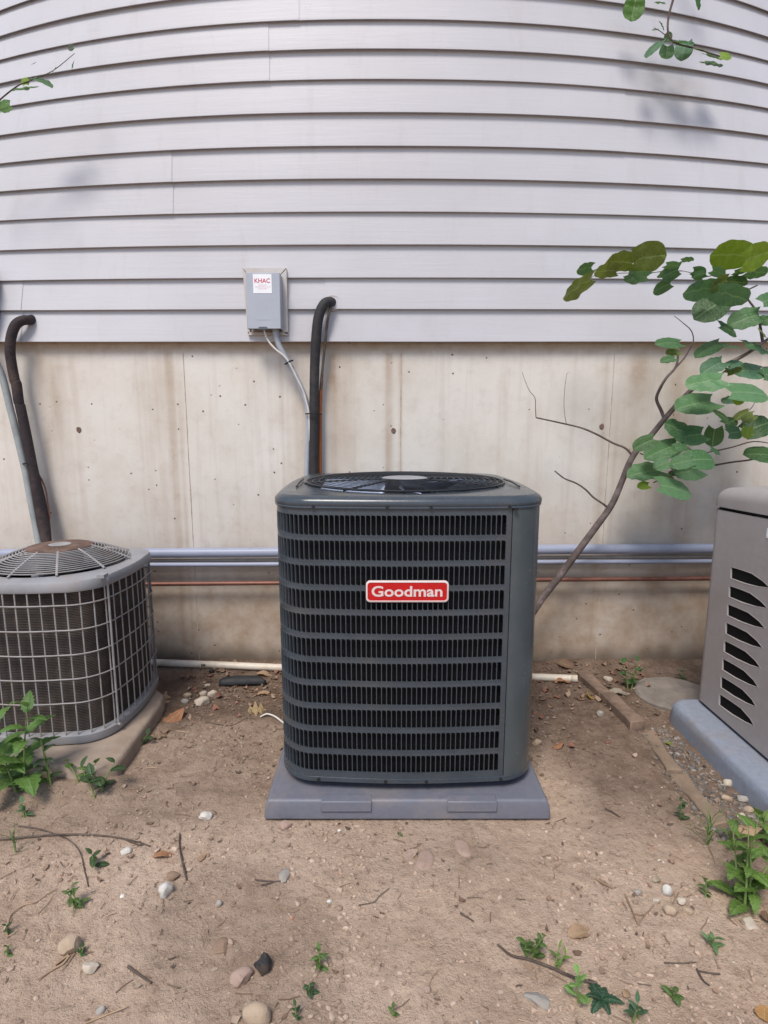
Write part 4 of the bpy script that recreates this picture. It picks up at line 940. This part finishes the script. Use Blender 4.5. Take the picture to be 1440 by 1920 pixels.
# ---------------------------------------------------------------- sapling between the unit and the generator
DK, GN, TL, LT, OL, YG = (0.048, 0.115, 0.030), (0.078, 0.180, 0.068), (0.095, 0.205, 0.115), (0.125, 0.255, 0.115), (0.145, 0.190, 0.034), (0.21, 0.32, 0.025)
root_p = Vector((0.50, 2.42, gz(0.5, 2.42)))
sap = thing('sapling', root_p, 'leaning sapling with broad heart shaped green leaves behind the units', 'tree')
def TY(u): return 2.36 - 0.10 * sm(1000, 1440, u)
tp = [root_p] + [atY(u, v, TY(u)) for u, v in ((1003, 1142), (1016, 1122), (1048, 1082), (1082, 1036), (1116, 990), (1146, 948), (1164, 908), (1180, 868), (1196, 842), (1222, 815), (1248, 783), (1285, 742), (1322, 708), (1352, 688), (1392, 668), (1420, 650), (1475, 610), (1540, 560))]
MB().tube(tp, [0.016, 0.0160, 0.016, 0.0155, 0.015, 0.0142, 0.0135, 0.0122, 0.0125, 0.0125, 0.0112, 0.0105, 0.0095, 0.009, 0.008, 0.007, 0.0062, 0.005, 0.003], 10, smooth=4).build('trunk', M['bark'], sap, 60)
def twig(pix, r0, r1, parent, mat=None, Yf=None, name='branch', n=7):
    pts = [atY(q[0], q[1], (Yf or TY)(q[0]) - (q[2] if len(q) > 2 else 0)) for q in pix]; k = len(pts); return MB().tube(pts, [r0 + (r1 - r0) * i / (k - 1) for i in range(k)], n, smooth=4).build(name, mat or M['bark'], parent, 60)
twig([(1246, 786), (1240, 770), (1231, 748), (1238, 728), (1250, 708), (1266, 690), (1271, 672), (1272, 650)], 0.0075, 0.004, sap)
twig([(1266, 690), (1280, 675), (1290, 660), (1300, 640), (1296, 620), (1280, 605), (1264, 592)], 0.004, 0.0012, sap)
twig([(1186, 854), (1172, 840), (1150, 831), (1120, 815), (1092, 803), (1060, 795), (1005, 783)], 0.0052, 0.0032, sap, M['twig'])
twig([(1005, 783), (1004, 765), (1003, 746), (993, 733), (985, 715), (979, 698)], 0.0018, 0.0008, sap, M['twig'])
twig([(1062, 795), (1058, 770), (1058, 740), (1062, 705), (1066, 698)], 0.0013, 0.0006, sap, M['twig'])
twig([(1146, 956), (1128, 943), (1112, 932), (1098, 918), (1080, 906), (1058, 897), (1040, 883)], 0.005, 0.003, sap, M['twig'])
twig([(1430, 640), (1427, 622), (1423, 600), (1416, 580), (1403, 562), (1395, 545)], 0.006, 0.003, sap)
twig([(1350, 689), (1375, 692), (1400, 690), (1440, 688)], 0.004, 0.002, sap); twig([(1340, 846), (1375, 838), (1412, 828), (1450, 832)], 0.003, 0.002, sap, M['twig']); twig([(1335, 873), (1370, 867), (1414, 861), (1450, 850)], 0.004, 0.003, sap, M['twig'])
twig([(1382, 786), (1395, 775), (1408, 766), (1415, 755)], 0.0025, 0.001, sap, M['twig']); twig([(1420, 535), (1402, 543), (1385, 545), (1350, 512), (1330, 518), (1300, 512), (1280, 508)], 0.003, 0.0012, sap, M['twig']); twig([(1280, 508), (1250, 508), (1215, 512), (1170, 512), (1120, 515), (1105, 524)], 0.002, 0.001, sap, M['twig'])
twig([(1282, 835), (1295, 843), (1310, 850), (1340, 846)], 0.0025, 0.002, sap, M['twig']); twig([(1225, 905), (1236, 900), (1250, 895), (1262, 880), (1290, 870)], 0.0025, 0.0015, sap, M['twig']); twig([(1262, 880), (1230, 862), (1200, 850)], 0.002, 0.003, sap, M['twig'])
OL2 = (0.12, 0.165, 0.022)
SL = [(1080, 540, 80, 30, 212, OL), (1095, 503, 38, 18, 190, GN), (1134, 507, 54, 22, 178, OL), (1160, 490, 66, 28, 172, OL), (1220, 482, 74, 54, 8, OL), (1190, 520, 52, 15, 180, TL), (1255, 512, 44, 30, 200, GN), (1262, 497, 32, 9, 0, GN), (1290, 486, 26, 6, 10, GN), (1239, 540, 42, 24, 205, GN),
      (1362, 479, 78, 46, 178, YG), (1420, 480, 66, 48, 20, YG), (1312, 513, 26, 10, 15, TL), (1390, 508, 30, 9, 10, DK), (1420, 510, 48, 18, 0, GN), (1307, 545, 68, 32, 190, TL), (1345, 534, 44, 28, 205, OL), (1383, 527, 44, 16, 0, DK), (1372, 555, 80, 30, -12, TL), (1328, 581, 72, 50, 212, DK), (1393, 598, 68, 40, 195, GN), (1368, 618, 50, 28, -20, DK),
      (1251, 642, 56, 24, 178, GN), (1253, 674, 34, 15, 190, GN), (1325, 655, 62, 20, 207, GN), (1420, 650, 64, 26, -10, GN), (1335, 688, 54, 28, 205, TL), (1318, 715, 80, 38, 186, LT), (1402, 695, 72, 34, 180, TL), (1303, 758, 88, 40, 190, LT), (1408, 735, 90, 42, 0, LT), (1385, 749, 27, 18, 250, YG), (1365, 750, 32, 15, 190, TL),
      (1352, 778, 42, 18, 145, DK), (1370, 790, 34, 20, 20, DK), (1426, 798, 60, 42, 25, DK), (1402, 812, 26, 20, 270, YG), (1380, 810, 36, 27, 10, GN), (1337, 821, 42, 34, 268, DK), (1270, 804, 66, 42, 150, GN), (1293, 817, 62, 38, 188, GN), (1238, 845, 80, 30, 200, GN), (1206, 832, 52, 24, 205, DK), (1425, 850, 72, 30, 172, DK), (1318, 860, 64, 40, 5, GN), (1275, 866, 44, 27, 190, GN), (1240, 871, 36, 24, 200, LT), (1210, 885, 80, 30, 184, LT), (1290, 885, 62, 32, 188, LT), (1270, 916, 80, 38, -12, LT), (1206, 911, 26, 15, 185, YG), (1448, 560, 50, 30, 20, GN), (1450, 700, 50, 30, 10, GN), (1446, 600, 40, 24, 0, DK), (1375, 650, 40, 10, 0, GN)]
for i, q in enumerate(SL): screen_leaf(sap, q[0], q[1], q[2], q[3], q[4], q[5], TY(q[0]) - random.uniform(-0.01, 0.20))

for _ in range(16):                                           # smaller leaves along the twigs
    u_, v_ = random.choice(((1300, 512), (1345, 516), (1400, 545), (1415, 580), (1428, 620), (1290, 845), (1330, 848), (1250, 893), (1390, 690), (1430, 830), (1395, 775), (1275, 655), (1180, 512), (1235, 508), (1425, 862), (1440, 520)))
    screen_leaf(sap, u_ + random.uniform(-14, 14), v_ + random.uniform(-12, 12), random.uniform(22, 38), random.uniform(10, 18), random.choice((0, 180)) + random.uniform(-35, 35), random.choice((GN, TL, LT, OL)), TY(u_) - random.uniform(0, 0.15))
# overhanging twigs at the top corners
tr = thing('leafy_branch', atY(1300, -30, 2.3), 'leafy branch hanging into view over the siding at the top right', 'branch')
TYr = lambda u: 2.45
twig([(1330, -220), (1300, -100), (1262, 0), (1252, 50), (1262, 78), (1300, 90), (1350, 105)], 0.006, 0.002, tr, M['twig'], TYr); twig([(1262, 78), (1240, 60), (1226, 52)], 0.002, 0.001, tr, M['twig'], TYr); twig([(1262, 0), (1225, -20), (1190, -10)], 0.002, 0.001, tr, M['twig'], TYr); twig([(1300, -100), (1315, -50), (1312, -15)], 0.002, 0.001, tr, M['twig'], TYr)
for q in [(1187, 20, 46, 40, 262, (0.07, 0.17, 0.02)), (1310, 2, 36, 20, 275, (0.07, 0.19, 0.03)), (1236, 4, 26, 8, 170, GN), (1241, 46, 20, 7, 120, GN), (1228, 55, 14, 7, 190, GN), (1253, 68, 18, 15, 90, GN), (1224, 92, 44, 16, 225, TL), (1282, 96, 40, 32, 260, TL), (1285, 78, 44, 14, 0, TL), (1312, 92, 40, 16, 0, OL), (1340, 105, 40, 12, -10, DK), (1362, 105, 26, 20, -10, YG), (1338, 119, 46, 12, -5, TL), (1250, 100, 26, 30, 270, GN)]: screen_leaf(tr, q[0], q[1], q[2], q[3], q[4], q[5], 2.45 + random.uniform(-0.05, 0.05), view_under=False)
for _ in range(7): screen_leaf(tr, random.uniform(1180, 1420), random.uniform(-220, -45), random.uniform(35, 60), random.uniform(15, 35), random.uniform(0, 360), random.choice((GN, OL, TL)), 2.45 + random.uniform(-0.15, 0.1))
tl = thing('leafy_branch', atY(-40, 160, 2.2), 'thin leafy branch reaching in over the siding at the top left', 'branch')
TYl = lambda u: 2.38
twig([(-180, 330), (-90, 260), (-20, 205), (8, 180), (35, 160), (60, 150), (100, 132), (140, 100)], 0.004, 0.001, tl, M['twig'], TYl)
for q in [(8, 200, 26, 24, 200, (0.10, 0.22, 0.05)), (42, 165, 50, 15, 185, (0.11, 0.22, 0.09)), (47, 151, 18, 16, 100, YG), (80, 152, 44, 16, -20, (0.10, 0.20, 0.09)), (101, 131, 18, 7, 60, GN), (137, 119, 16, 8, 80, GN), (132, 90, 13, 12, 200, (0.09, 0.13, 0.09)), (64, 118, 12, 6, 20, (0.12, 0.15, 0.12))]: screen_leaf(tl, q[0], q[1], q[2], q[3], q[4], q[5], 2.38 + random.uniform(-0.04, 0.04), view_under=False)
for _ in range(12): screen_leaf(tl, random.uniform(-190, -25), random.uniform(60, 320), random.uniform(35, 55), random.uniform(15, 35), random.uniform(0, 360), random.choice((GN, OL, TL)), 2.36 + random.uniform(-0.2, 0.15))

# ---------------------------------------------------------------- weeds
WG, WL, WD = (0.125, 0.215, 0.06), (0.18, 0.29, 0.07), (0.065, 0.12, 0.05)
def weed(name, u, v, hpx, wpx, n, kind, col, label, stems=1, lsize=0.5, flat=False, cat='weed'):
    b = onG(u, v); k = pxm(b.y, 0); h = hpx * k; wd = wpx * k / 2; root = thing(name, b, label, cat)
    for s_ in range(stems):
        a = random.uniform(0, 6.28); lean = Vector((math.cos(a), 0.5 * math.sin(a), 0)) * wd * (0.15 if stems == 1 else 0.75)
        bs = b + (Vector((random.uniform(-1, 1), random.uniform(-1, 1), 0)) * wd * 0.25 if stems > 1 else Vector())
        hh_ = h * random.uniform(0.7, 1.0) if stems > 1 else h
        pts = [bs + Vector((0, 0, -0.004)), bs + lean * 0.35 + Vector((0, 0, hh_ * 0.45)), bs + lean + Vector((0, 0, hh_ * 0.92))]
        if not flat: MB().tube(pts, [0.0022 + h * 0.006, 0.0016 + h * 0.004, 0.001], 6, smooth=4).build('stem', M['stem'], root, 60)
        cur = catmull(pts, 6); m_ = max(2, n // stems)
        for i in range(m_):
            t_ = (i + 1) / m_; p = cur[min(len(cur) - 1, int(t_ * (len(cur) - 1)))] if not flat else b + Vector((0, 0, 0.004))
            az = i * 2.4 + random.uniform(-0.4, 0.4) + s_; L = wd * 2 * lsize * random.uniform(0.8, 1.2) * (1.0 - 0.35 * t_ if not flat else 1)
            el = R(random.uniform(5, 35)) if not flat else R(random.uniform(8, 25))
            if t_ > 0.85 and not flat: el = R(random.uniform(35, 60))
            if kind == 'blade': el = R(random.uniform(50, 85))
            e1 = Vector((math.cos(az) * math.cos(el), math.sin(az) * math.cos(el), math.sin(el))) * L; e2 = Vector((0, 0, 1)).cross(e1).normalized() * L * random.uniform(0.85, 1.1)
            o = link('leaf', random.choice(LEAF[kind]), root, leaf_frame(p, e1, e2)); j = random.uniform(0.75, 1.2); o.color = (col[0] * j, col[1] * j, col[2] * j, 1)
    return root
weed('leafy_weed', 40, 1482, 190, 125, 26, 'tooth', (0.13, 0.25, 0.06), 'tall toothed leaf weed growing in front of the old condenser', 2, 0.56)
weed('leafy_weed', 96, 1470, 100, 60, 10, 'tooth', WD, 'shorter dark weed against the front of the concrete slab', 2, 0.5)
weed('leafy_weed', 152, 1468, 50, 70, 7, 'oval', WG, 'low round leaf weed at the front edge of the concrete slab', 2, 0.42)
weed('leafy_weed', 190, 1490, 60, 90, 12, 'oval', WD, 'sprawling weed below the slab corner', 3, 0.36)
weed('leafy_weed', 218, 1450, 26, 30, 5, 'oval', WG, 'tiny sprig at the corner of the concrete slab', 1, 0.5)
weed('leafy_weed', 265, 1395, 26, 40, 9, 'oval', WD, 'small dark tuft beside the concrete slab edge', 2, 0.45)
weed('seedling', 178, 1625, 30, 46, 5, 'oval', WD, 'dark five leaf seedling below the long dark twig', 1, 0.52)
weed('seedling', 145, 1705, 46, 44, 12, 'tooth', WG, 'bright bushy seedling between the two left twigs', 2, 0.5)
weed('seedling', 14, 1752, 20, 28, 5, 'oval', WD, 'dark seedling at the left edge beside the pale root', 1, 0.5)
weed('seedling', 14, 1790, 20, 26, 5, 'oval', WG, 'pale seedling at the left edge, lower of the two', 1, 0.5)
weed('seedling', 152, 1792, 16, 28, 8, 'tooth', WD, 'dark tuft tucked under the smooth tan oval stone', 2, 0.5)
weed('seedling', 44, 1535, 40, 40, 8, 'tooth', (0.12, 0.24, 0.12), 'faint grey green seedling below the tall left weed', 2, 0.45)
weed('seedling', 30, 1600, 50, 44, 9, 'blade', (0.14, 0.22, 0.09), 'wispy grass tuft beside the long dark twig', 1, 0.9)
weed('seedling', 600, 1815, 44, 38, 8, 'tooth', WG, 'upright green seedling right of the black lump', 1, 0.55)
weed('seedling', 578, 1862, 18, 44, 6, 'oval', WD, 'flat sprig between the upright seedling and the largest stone', 1, 0.45)
weed('seedling', 556, 1912, 34, 34, 7, 'tooth', WD, 'dark seedling at the bottom edge right of the largest stone', 1, 0.5)
weed('seedling', 736, 1905, 20, 30, 4, 'oval', WG, 'small seedling at the bottom edge near the middle', 1, 0.5)
weed('leafy_weed', 988, 1792, 66, 74, 16, 'oval', WG, 'bushy weed rising behind the long brown twig', 3, 0.32)
weed('leafy_weed', 1040, 1815, 42, 40, 8, 'lance', WL, 'light green weed right of the bushy weed on the twig', 2, 0.5)
weed('seedling', 1084, 1880, 62, 44, 7, 'paddle', (0.24, 0.42, 0.13), 'paddle leaved pale green seedling at the end of the brown twig', 1, 0.62)
weed('leafy_weed', 1128, 1876, 38, 66, 8, 'tooth', (0.04, 0.10, 0.055), 'flat dark green weed beside the paddle leaved seedling', 1, 0.5, True)
weed('leafy_weed', 1192, 1912, 52, 56, 9, 'lance', (0.085, 0.17, 0.09), 'grey green weed at the bottom edge right of the dark flat weed', 2, 0.5)
weed('seedling', 1262, 1872, 20, 42, 5, 'oval', WG, 'single broad leaf seedling on open soil at the lower right', 1, 0.6)
weed('seedling', 1335, 1775, 22, 60, 6, 'lance', (0.16, 0.30, 0.12), 'wilted sprig lying right of the curled leaf', 1, 0.5)
weed('seedling', 1276, 1536, 46, 32, 8, 'oval', WD, 'small dark seedling by the end of the pale edging board', 1, 0.5)
weed('grass_tuft', 1325, 1588, 60, 60, 14, 'blade', (0.13, 0.25, 0.06), 'thin grass tuft left of the leafy weeds', 1, 0.9)
weed('seedling', 1323, 1682, 40, 34, 8, 'tooth', WG, 'green seedling above the right pebble group', 1, 0.55)
weed('leafy_weed', 1400, 1690, 170, 130, 40, 'tooth', (0.14, 0.25, 0.055), 'large leafy weed clump at the right edge below the generator pad', 5, 0.36)
weed('leafy_weed', 1432, 1580, 60, 70, 10, 'tooth', WL, 'bright weed touching the front of the generator pad at the right edge', 1, 0.55)
weed('leafy_weed', 1372, 1592, 72, 60, 10, 'lance', WL, 'upright light green weed at the lower end of the edging boards', 2, 0.5)
weed('leafy_weed', 1180, 1292, 62, 52, 13, 'oval', (0.06, 0.17, 0.05), 'green weed at the wall between edging board and stone disc', 3, 0.38)
weed('leafy_weed', 1277, 1276, 26, 26, 6, 'oval', WD, 'small weed at the wall behind the stone disc', 1, 0.5)
weed('leafy_weed', 353, 1226, 24, 30, 7, 'tooth', (0.06, 0.15, 0.04), 'small weed at the wall above the cream pipe', 1, 0.5)
weed('seedling', 750, 1568, 10, 12, 3, 'oval', WG, 'tiny sprout just in front of the plastic pad', 1, 0.55)

# ---------------------------------------------------------------- dead leaves
def deadleaf(u, v, L, W_, th, col, kind, label, lift=0.008, up=0.25):
    p = onG(u, v, lift); k = pxm(p.y, 0); a = R(th); Lm = L * k
    e1 = Vector((math.cos(a), math.sin(a), random.uniform(-0.05, 0.15))).normalized() * Lm
    e2 = Vector((-math.sin(a), math.cos(a), up)).normalized() * Lm * 0.9 * (W_ / L) / 0.55
    o = link('dead_leaf', random.choice(LEAF[kind]), None, leaf_frame(p - e1 * 0.5, e1, e2)); o.color = (*col, 1); return tag(o, label, 'leaf')
OB, TB, DB = (0.36, 0.165, 0.085), (0.42, 0.27, 0.17), (0.20, 0.115, 0.075)
deadleaf(325, 1350, 44, 30, 55, OB, 'dead', 'orange brown broad dead leaf right of the concrete slab')
deadleaf(306, 1316, 36, 22, 100, TB, 'oak', 'lobed tan dead leaf at the back corner of the slab')
deadleaf(355, 1268, 38, 22, 20, DB, 'oak', 'dark lobed dead leaf under the cream pipe')
deadleaf(482, 1334, 34, 30, 15, (0.40, 0.28, 0.15), 'oak', 'star shaped yellow brown oak leaf left of the new unit')
deadleaf(281, 1291, 26, 14, -25, TB, 'dead', 'curled tan leaf against the old condenser')
deadleaf(300, 1383, 40, 16, 35, (0.33, 0.22, 0.155), 'oak', 'crumpled leaf between slab edge and dark tuft')
deadleaf(497, 1267, 34, 12, -10, TB, 'dead', 'pinkish tan leaf at the right end of the foam strip')
deadleaf(500, 1304, 38, 10, 0, TB, 'dead', 'narrow tan leaf left of the new unit below the foam strip')
deadleaf(1046, 1402, 22, 12, 10, OB, 'dead', 'small orange leaf right of the new unit')
deadleaf(1058, 1280, 40, 14, -10, OB, 'dead', 'reddish leaf lying along the cream pipe right of the new unit')
deadleaf(1105, 1309, 20, 20, 70, (0.40, 0.26, 0.06), 'dead', 'yellow brown upright leaf beside the dark edging board', 0.014, 1.0)
deadleaf(1162, 1302, 46, 16, -15, (0.34, 0.29, 0.235), 'dead', 'pale grey brown leaf between raised edging board and weed')
deadleaf(1060, 1254, 34, 16, -35, DB, 'dead', 'dark curled leaf leaning on the foot of the wall', 0.02, 0.9)
deadleaf(1088, 1752, 54, 26, 15, TB, 'dead', 'large curled tan leaf right of the bushy weed')
deadleaf(768, 1608, 30, 17, 30, PNK, 'dead', 'curled brown leaf beside the flat pinkish stone', 0.01, 0.6)
deadleaf(308, 1608, 42, 12, 12, OB, 'dead', 'rusty brown leaf left of the upright twig')
deadleaf(1400, 1586, 42, 22, -25, (0.46, 0.29, 0.19), 'dead', 'tan dead leaf caught in the leafy weeds', 0.05)
deadleaf(1432, 1908, 26, 30, 60, (0.42, 0.22, 0.08), 'dead', 'orange leaf at the bottom right corner')
deadleaf(1175, 1868, 22, 14, 40, TB, 'dead', 'small tan leaf behind the grey green weed')
deadleaf(1232, 1654, 20, 10, 20, (0.46, 0.38, 0.29), 'dead', 'pale flake above the yellow straw fork')
deadleaf(378, 1612, 20, 10, 60, TB, 'dead', 'pale pink flake above the upright twig')
deadleaf(1255, 1398, 16, 8, -40, (0.20, 0.22, 0.04), 'dead', 'greenish yellow leaf in front of the generator pad')
deadleaf(1435, 1726, 20, 24, 80, DB, 'dead', 'brown curled leaf at the right edge beside the pale flat stone', 0.01, 0.8)

# ---------------------------------------------------------------- twigs and straw on the ground
def stick(pix, r0, r1, mat, label, lift=0.004, extra=()):
    pts = [onG(u, v, lift) for u, v in pix]; k = len(pts); r0, r1 = r0 * 0.75, r1 * 0.7
    mb = MB().tube(pts, [r0 + (r1 - r0) * i / (k - 1) for i in range(k)], 7, smooth=5)
    for e in extra: mb.tube([onG(u, v, lift) for u, v in e], r1 * 1.1, 6, smooth=3)
    o = mb.build('twig', mat, None, 60); recenter(o, pts[0]); return tag(o, label, 'twig')
stick([(-20, 1578), (40, 1574), (100, 1569), (160, 1568), (215, 1573), (250, 1580), (282, 1590)], 0.0042, 0.0022, M['twig'], 'long dark curved twig reaching in from the left edge', 0.006, ([(235, 1578), (262, 1588), (270, 1584)],))
stick([(35, 1551), (70, 1556), (105, 1567), (130, 1578), (150, 1600), (160, 1640), (166, 1665)], 0.003, 0.0015, M['twig'], 'thin greenish runner crossing the long dark twig')
stick([(337, 1566), (337, 1590), (342, 1620), (350, 1653)], 0.003, 0.0028, M['twig'], 'grey upright lying twig above the bright white pointed stone', 0.005, ([(340, 1605), (348, 1640)],))
stick([(70, 1840), (100, 1820), (118, 1810), (130, 1796)], 0.0025, 0.004, M['straw'], 'forked tan twig at the lower left', 0.004, ([(104, 1812), (128, 1794)],))
stick([(240, 1815), (258, 1828), (284, 1846)], 0.0042, 0.003, M['twig'], 'short thick dark twig at the lower left')
stick([(14, 1760), (16, 1730), (24, 1714), (44, 1700), (68, 1694), (88, 1680), (108, 1668)], 0.0022, 0.0018, M['straw'], 'pale root like straw bending at the left edge')
stick([(160, 1922), (200, 1906), (240, 1890)], 0.0026, 0.0018, M['straw'], 'pale straw at the bottom left corner')
stick([(933, 1776), (958, 1796), (990, 1804), (1030, 1818), (1075, 1838), (1120, 1850)], 0.003, 0.0045, M['twig'], 'long brown twig under the bushy weeds', 0.007)
stick([(1114, 1648), (1130, 1658), (1148, 1668)], 0.0036, 0.0026, M['straw'], 'short pale grey twig above the yellow straw fork')
stick([(1172, 1680), (1184, 1708), (1197, 1738)], 0.0034, 0.0016, M['straw'], 'yellow forked straw left of the right pebble group', 0.005, ([(1226, 1700), (1198, 1732)],))
stick([(1245, 1808), (1275, 1809), (1305, 1807)], 0.0018, 0.0016, M['twig'], 'thin straight twig at the lower right')
stick([(1306, 1820), (1318, 1842), (1330, 1852)], 0.0026, 0.002, M['twig'], 'bent dark twig at the lower right below the wilted sprig', 0.005, ([(1310, 1824), (1330, 1828), (1350, 1830)],))
stick([(478, 1652), (500, 1654), (526, 1656)], 0.0022, 0.0018, M['twig'], 'thin forked twig left of the grey stone wedge', 0.004, ([(490, 1662), (526, 1654)],))
stick([(863, 1714), (875, 1722), (888, 1730)], 0.0032, 0.002, M['twig'], 'short dark twig on open soil below the middle of the pad')
stick([(1135, 1518), (1150, 1526), (1162, 1534)], 0.003, 0.0018, M['twig'], 'short dark twig right of the pad corner')
stick([(385, 1355), (430, 1362), (455, 1352), (470, 1344)], 0.0016, 0.0012, M['twig'], 'fine dark twig below the star shaped oak leaf')
stick([(672, 1700), (700, 1694), (712, 1682), (730, 1668)], 0.0016, 0.0012, M['twig'], 'fine twig in the middle of the open soil')
stick([(1395, 1562), (1412, 1566), (1428, 1564)], 0.002, 0.0015, M['straw'], 'pale stalk lying behind the leafy weeds')
stick([(485, 1233), (505, 1229), (535, 1228)], 0.003, 0.0025, M['twig'], 'dark twig lying on top of the cream pipe by the wall', 0.012)
stick([(515, 1700), (545, 1712), (560, 1708)], 0.0014, 0.001, M['straw'], 'fine straw left of the upright green seedling')
stick([(1328, 1590), (1336, 1606), (1341, 1625)], 0.0016, 0.0012, M['straw'], 'pale stalk below the thin grass tuft')

# ---------------------------------------------------------------- uncounted crumbs, chips, straw bits and gravel
def scatter(name, n, area, size, cols, label, cat, seed, dens=None, kind='chip'):
    rnd = random.Random(seed); V, Fc, T = [], [], []
    ico = [(0, 0, 1), (0.89, 0, 0.45), (0.28, 0.85, 0.45), (-0.72, 0.53, 0.45), (-0.72, -0.53, 0.45), (0.28, -0.85, 0.45), (0.72, 0.53, -0.45), (-0.28, 0.85, -0.45), (-0.89, 0, -0.45), (-0.28, -0.85, -0.45), (0.72, -0.53, -0.45)]
    icf = [(0, 1, 2), (0, 2, 3), (0, 3, 4), (0, 4, 5), (0, 5, 1), (1, 6, 2), (2, 7, 3), (3, 8, 4), (4, 9, 5), (5, 10, 1), (6, 7, 2), (7, 8, 3), (8, 9, 4), (9, 10, 5), (10, 6, 1)]
    k = 0; tries = 0
    while k < n and tries < n * 30:
        tries += 1
        x = rnd.uniform(area[0], area[1]); y = rnd.uniform(area[2], area[3])
        if abs(x - UX) < 0.43 and 1.448 < y < 2.3: continue
        if x < -0.86 and y > 1.61: continue
        if x > 1.10 and y < 2.05: continue
        if dens and rnd.random() > dens(x, y): continue
        k += 1; s = size[0] * (size[1] / size[0]) ** (rnd.random() ** 2.2); z = gz(x, y); a = rnd.uniform(0, 6.28); c, sn = math.cos(a), math.sin(a); col = rnd.choice(cols); j = rnd.uniform(0.75, 1.15); o = len(V)
        if name == 'soil_crumbs': j *= 1.08 - 0.62 * shade_damp_at(x, y)  # crumbs darkened with the same painted shade and damp as the soil
        if kind == 'chip':
            ax, ay, az = s * rnd.uniform(0.7, 1.3), s * rnd.uniform(0.5, 1.0), s * rnd.uniform(0.35, 0.8)
            for (p, q, r) in ico:
                w_ = 1 + rnd.uniform(-0.28, 0.28); X, Y_, Z_ = p * ax * w_, q * ay * w_, r * az * w_; V.append((x + X * c - Y_ * sn, y + X * sn + Y_ * c, z + Z_ + az * 0.25))
            Fc += [tuple(o + i for i in f) for f in icf]; T += [(*[c_ * j for c_ in col], 1)] * 11
        elif kind == 'straw':
            L = s; r = 0.0007 + 0.0007 * rnd.random(); bend = rnd.uniform(-0.3, 0.3); zz = z + 0.003 + rnd.random() * 0.003
            for t_ in (-0.5, 0, 0.5):
                X, Y_ = t_ * L, bend * L * (0.25 - t_ * t_)
                for (dy, dz_) in ((r, 0), (-r * 0.5, r), (-r * 0.5, -r)): yy = Y_ + dy; V.append((x + X * c - yy * sn, y + X * sn + yy * c, zz + dz_))
            Fc += [(o + b_ + i, o + b_ + (i + 1) % 3, o + b_ + 3 + (i + 1) % 3, o + b_ + 3 + i) for b_ in (0, 3) for i in range(3)]; T += [(*[c_ * j for c_ in col], 1)] * 9
        else:                                                # leaf crumb: small bent flake
            L, Wd = s, s * rnd.uniform(0.35, 0.7); lift = rnd.uniform(0.001, 0.006); cu = rnd.uniform(0.1, 0.5) * s
            for (X, Y_, Z_) in ((-L / 2, 0, cu), (-L / 5, Wd / 2, 0), (L / 4, Wd / 2.4, cu * 0.4), (L / 2, 0, cu), (L / 5, -Wd / 2, 0.3 * cu), (-L / 4, -Wd / 2.2, 0)): V.append((x + X * c - Y_ * sn, y + X * sn + Y_ * c, z + lift + Z_))
            Fc += [(o, o + 1, o + 5), (o + 1, o + 2, o + 4, o + 5), (o + 2, o + 3, o + 4)]; T += [(*[c_ * j for c_ in col], 1)] * 6
    me = bpy.data.meshes.new(name); me.from_pydata(V, [], Fc); me.materials.append(M['crumbs']); at = me.color_attributes.new('tint', 'FLOAT_COLOR', 'POINT'); at.data.foreach_set('color', [q for t_ in T for q in t_])
    return tag(link(name, me), label, cat, kind='stuff')
SO = [(0.42, 0.315, 0.24), (0.37, 0.27, 0.20), (0.47, 0.36, 0.28), (0.32, 0.23, 0.17), (0.43, 0.315, 0.235)]
patch = lambda x, y: 0.25 + 0.75 * sm(-0.15, 0.35, noise.noise(Vector((x * 2.6, y * 2.6, 11))))
front = lambda x, y: patch(x, y) * (1.0 if (x > -0.45 or y > 1.7) else 0.45)
scatter('soil_crumbs', 11000, (-1.5, 1.35, 0.8, 2.46), (0.0016, 0.0085), SO, 'loose crumbs of brown soil over the ground', 'soil', 1, front)
scatter('stone_chips', 170, (-1.5, 1.35, 0.8, 2.46), (0.0022, 0.007), [PALE, WHT, PNK, (0.50, 0.30, 0.22), GRY, (0.42, 0.22, 0.15)], 'tiny pale and reddish stone chips scattered over the soil', 'gravel', 2, lambda x, y: patch(x, y) * (1.0 if 1.1 < y < 1.5 and x > -0.3 else 0.35))
scatter('straw_bits', 420, (-1.5, 1.3, 0.8, 2.44), (0.012, 0.055), [(0.30, 0.20, 0.135), (0.22, 0.145, 0.10), (0.42, 0.30, 0.20), (0.13, 0.09, 0.065)], 'short bits of straw and rootlets on the soil', 'straw', 3, None, 'straw')
scatter('leaf_litter', 900, (-0.86, 1.2, 1.75, 2.48), (0.010, 0.042), [(0.20, 0.12, 0.08), (0.30, 0.18, 0.12), (0.13, 0.085, 0.06), (0.36, 0.25, 0.18), (0.26, 0.12, 0.08)], 'broken dead leaf litter along the foot of the wall', 'leaf litter', 4, lambda x, y: 0.08 + 0.92 * sm(1.95, 2.38, y), 'flake')
scatter('leaf_crumbs', 330, (-1.4, 1.3, 0.85, 2.2), (0.008, 0.026), [(0.20, 0.125, 0.085), (0.30, 0.20, 0.14), (0.42, 0.32, 0.24), (0.14, 0.095, 0.07)], 'broken leaf crumbs on the open soil', 'leaf litter', 5, patch, 'flake')
scatter('gravel', 1100, (0.86, 1.12, 1.38, 1.95), (0.003, 0.0105), [(0.20, 0.185, 0.17), (0.15, 0.14, 0.13), (0.30, 0.27, 0.24), (0.12, 0.105, 0.095), (0.25, 0.19, 0.145)], 'grey gravel between edging boards and generator pad', 'gravel', 6, lambda x, y: sm(0.93, 0.98, x + 0.06 * (1.9 - y)) )
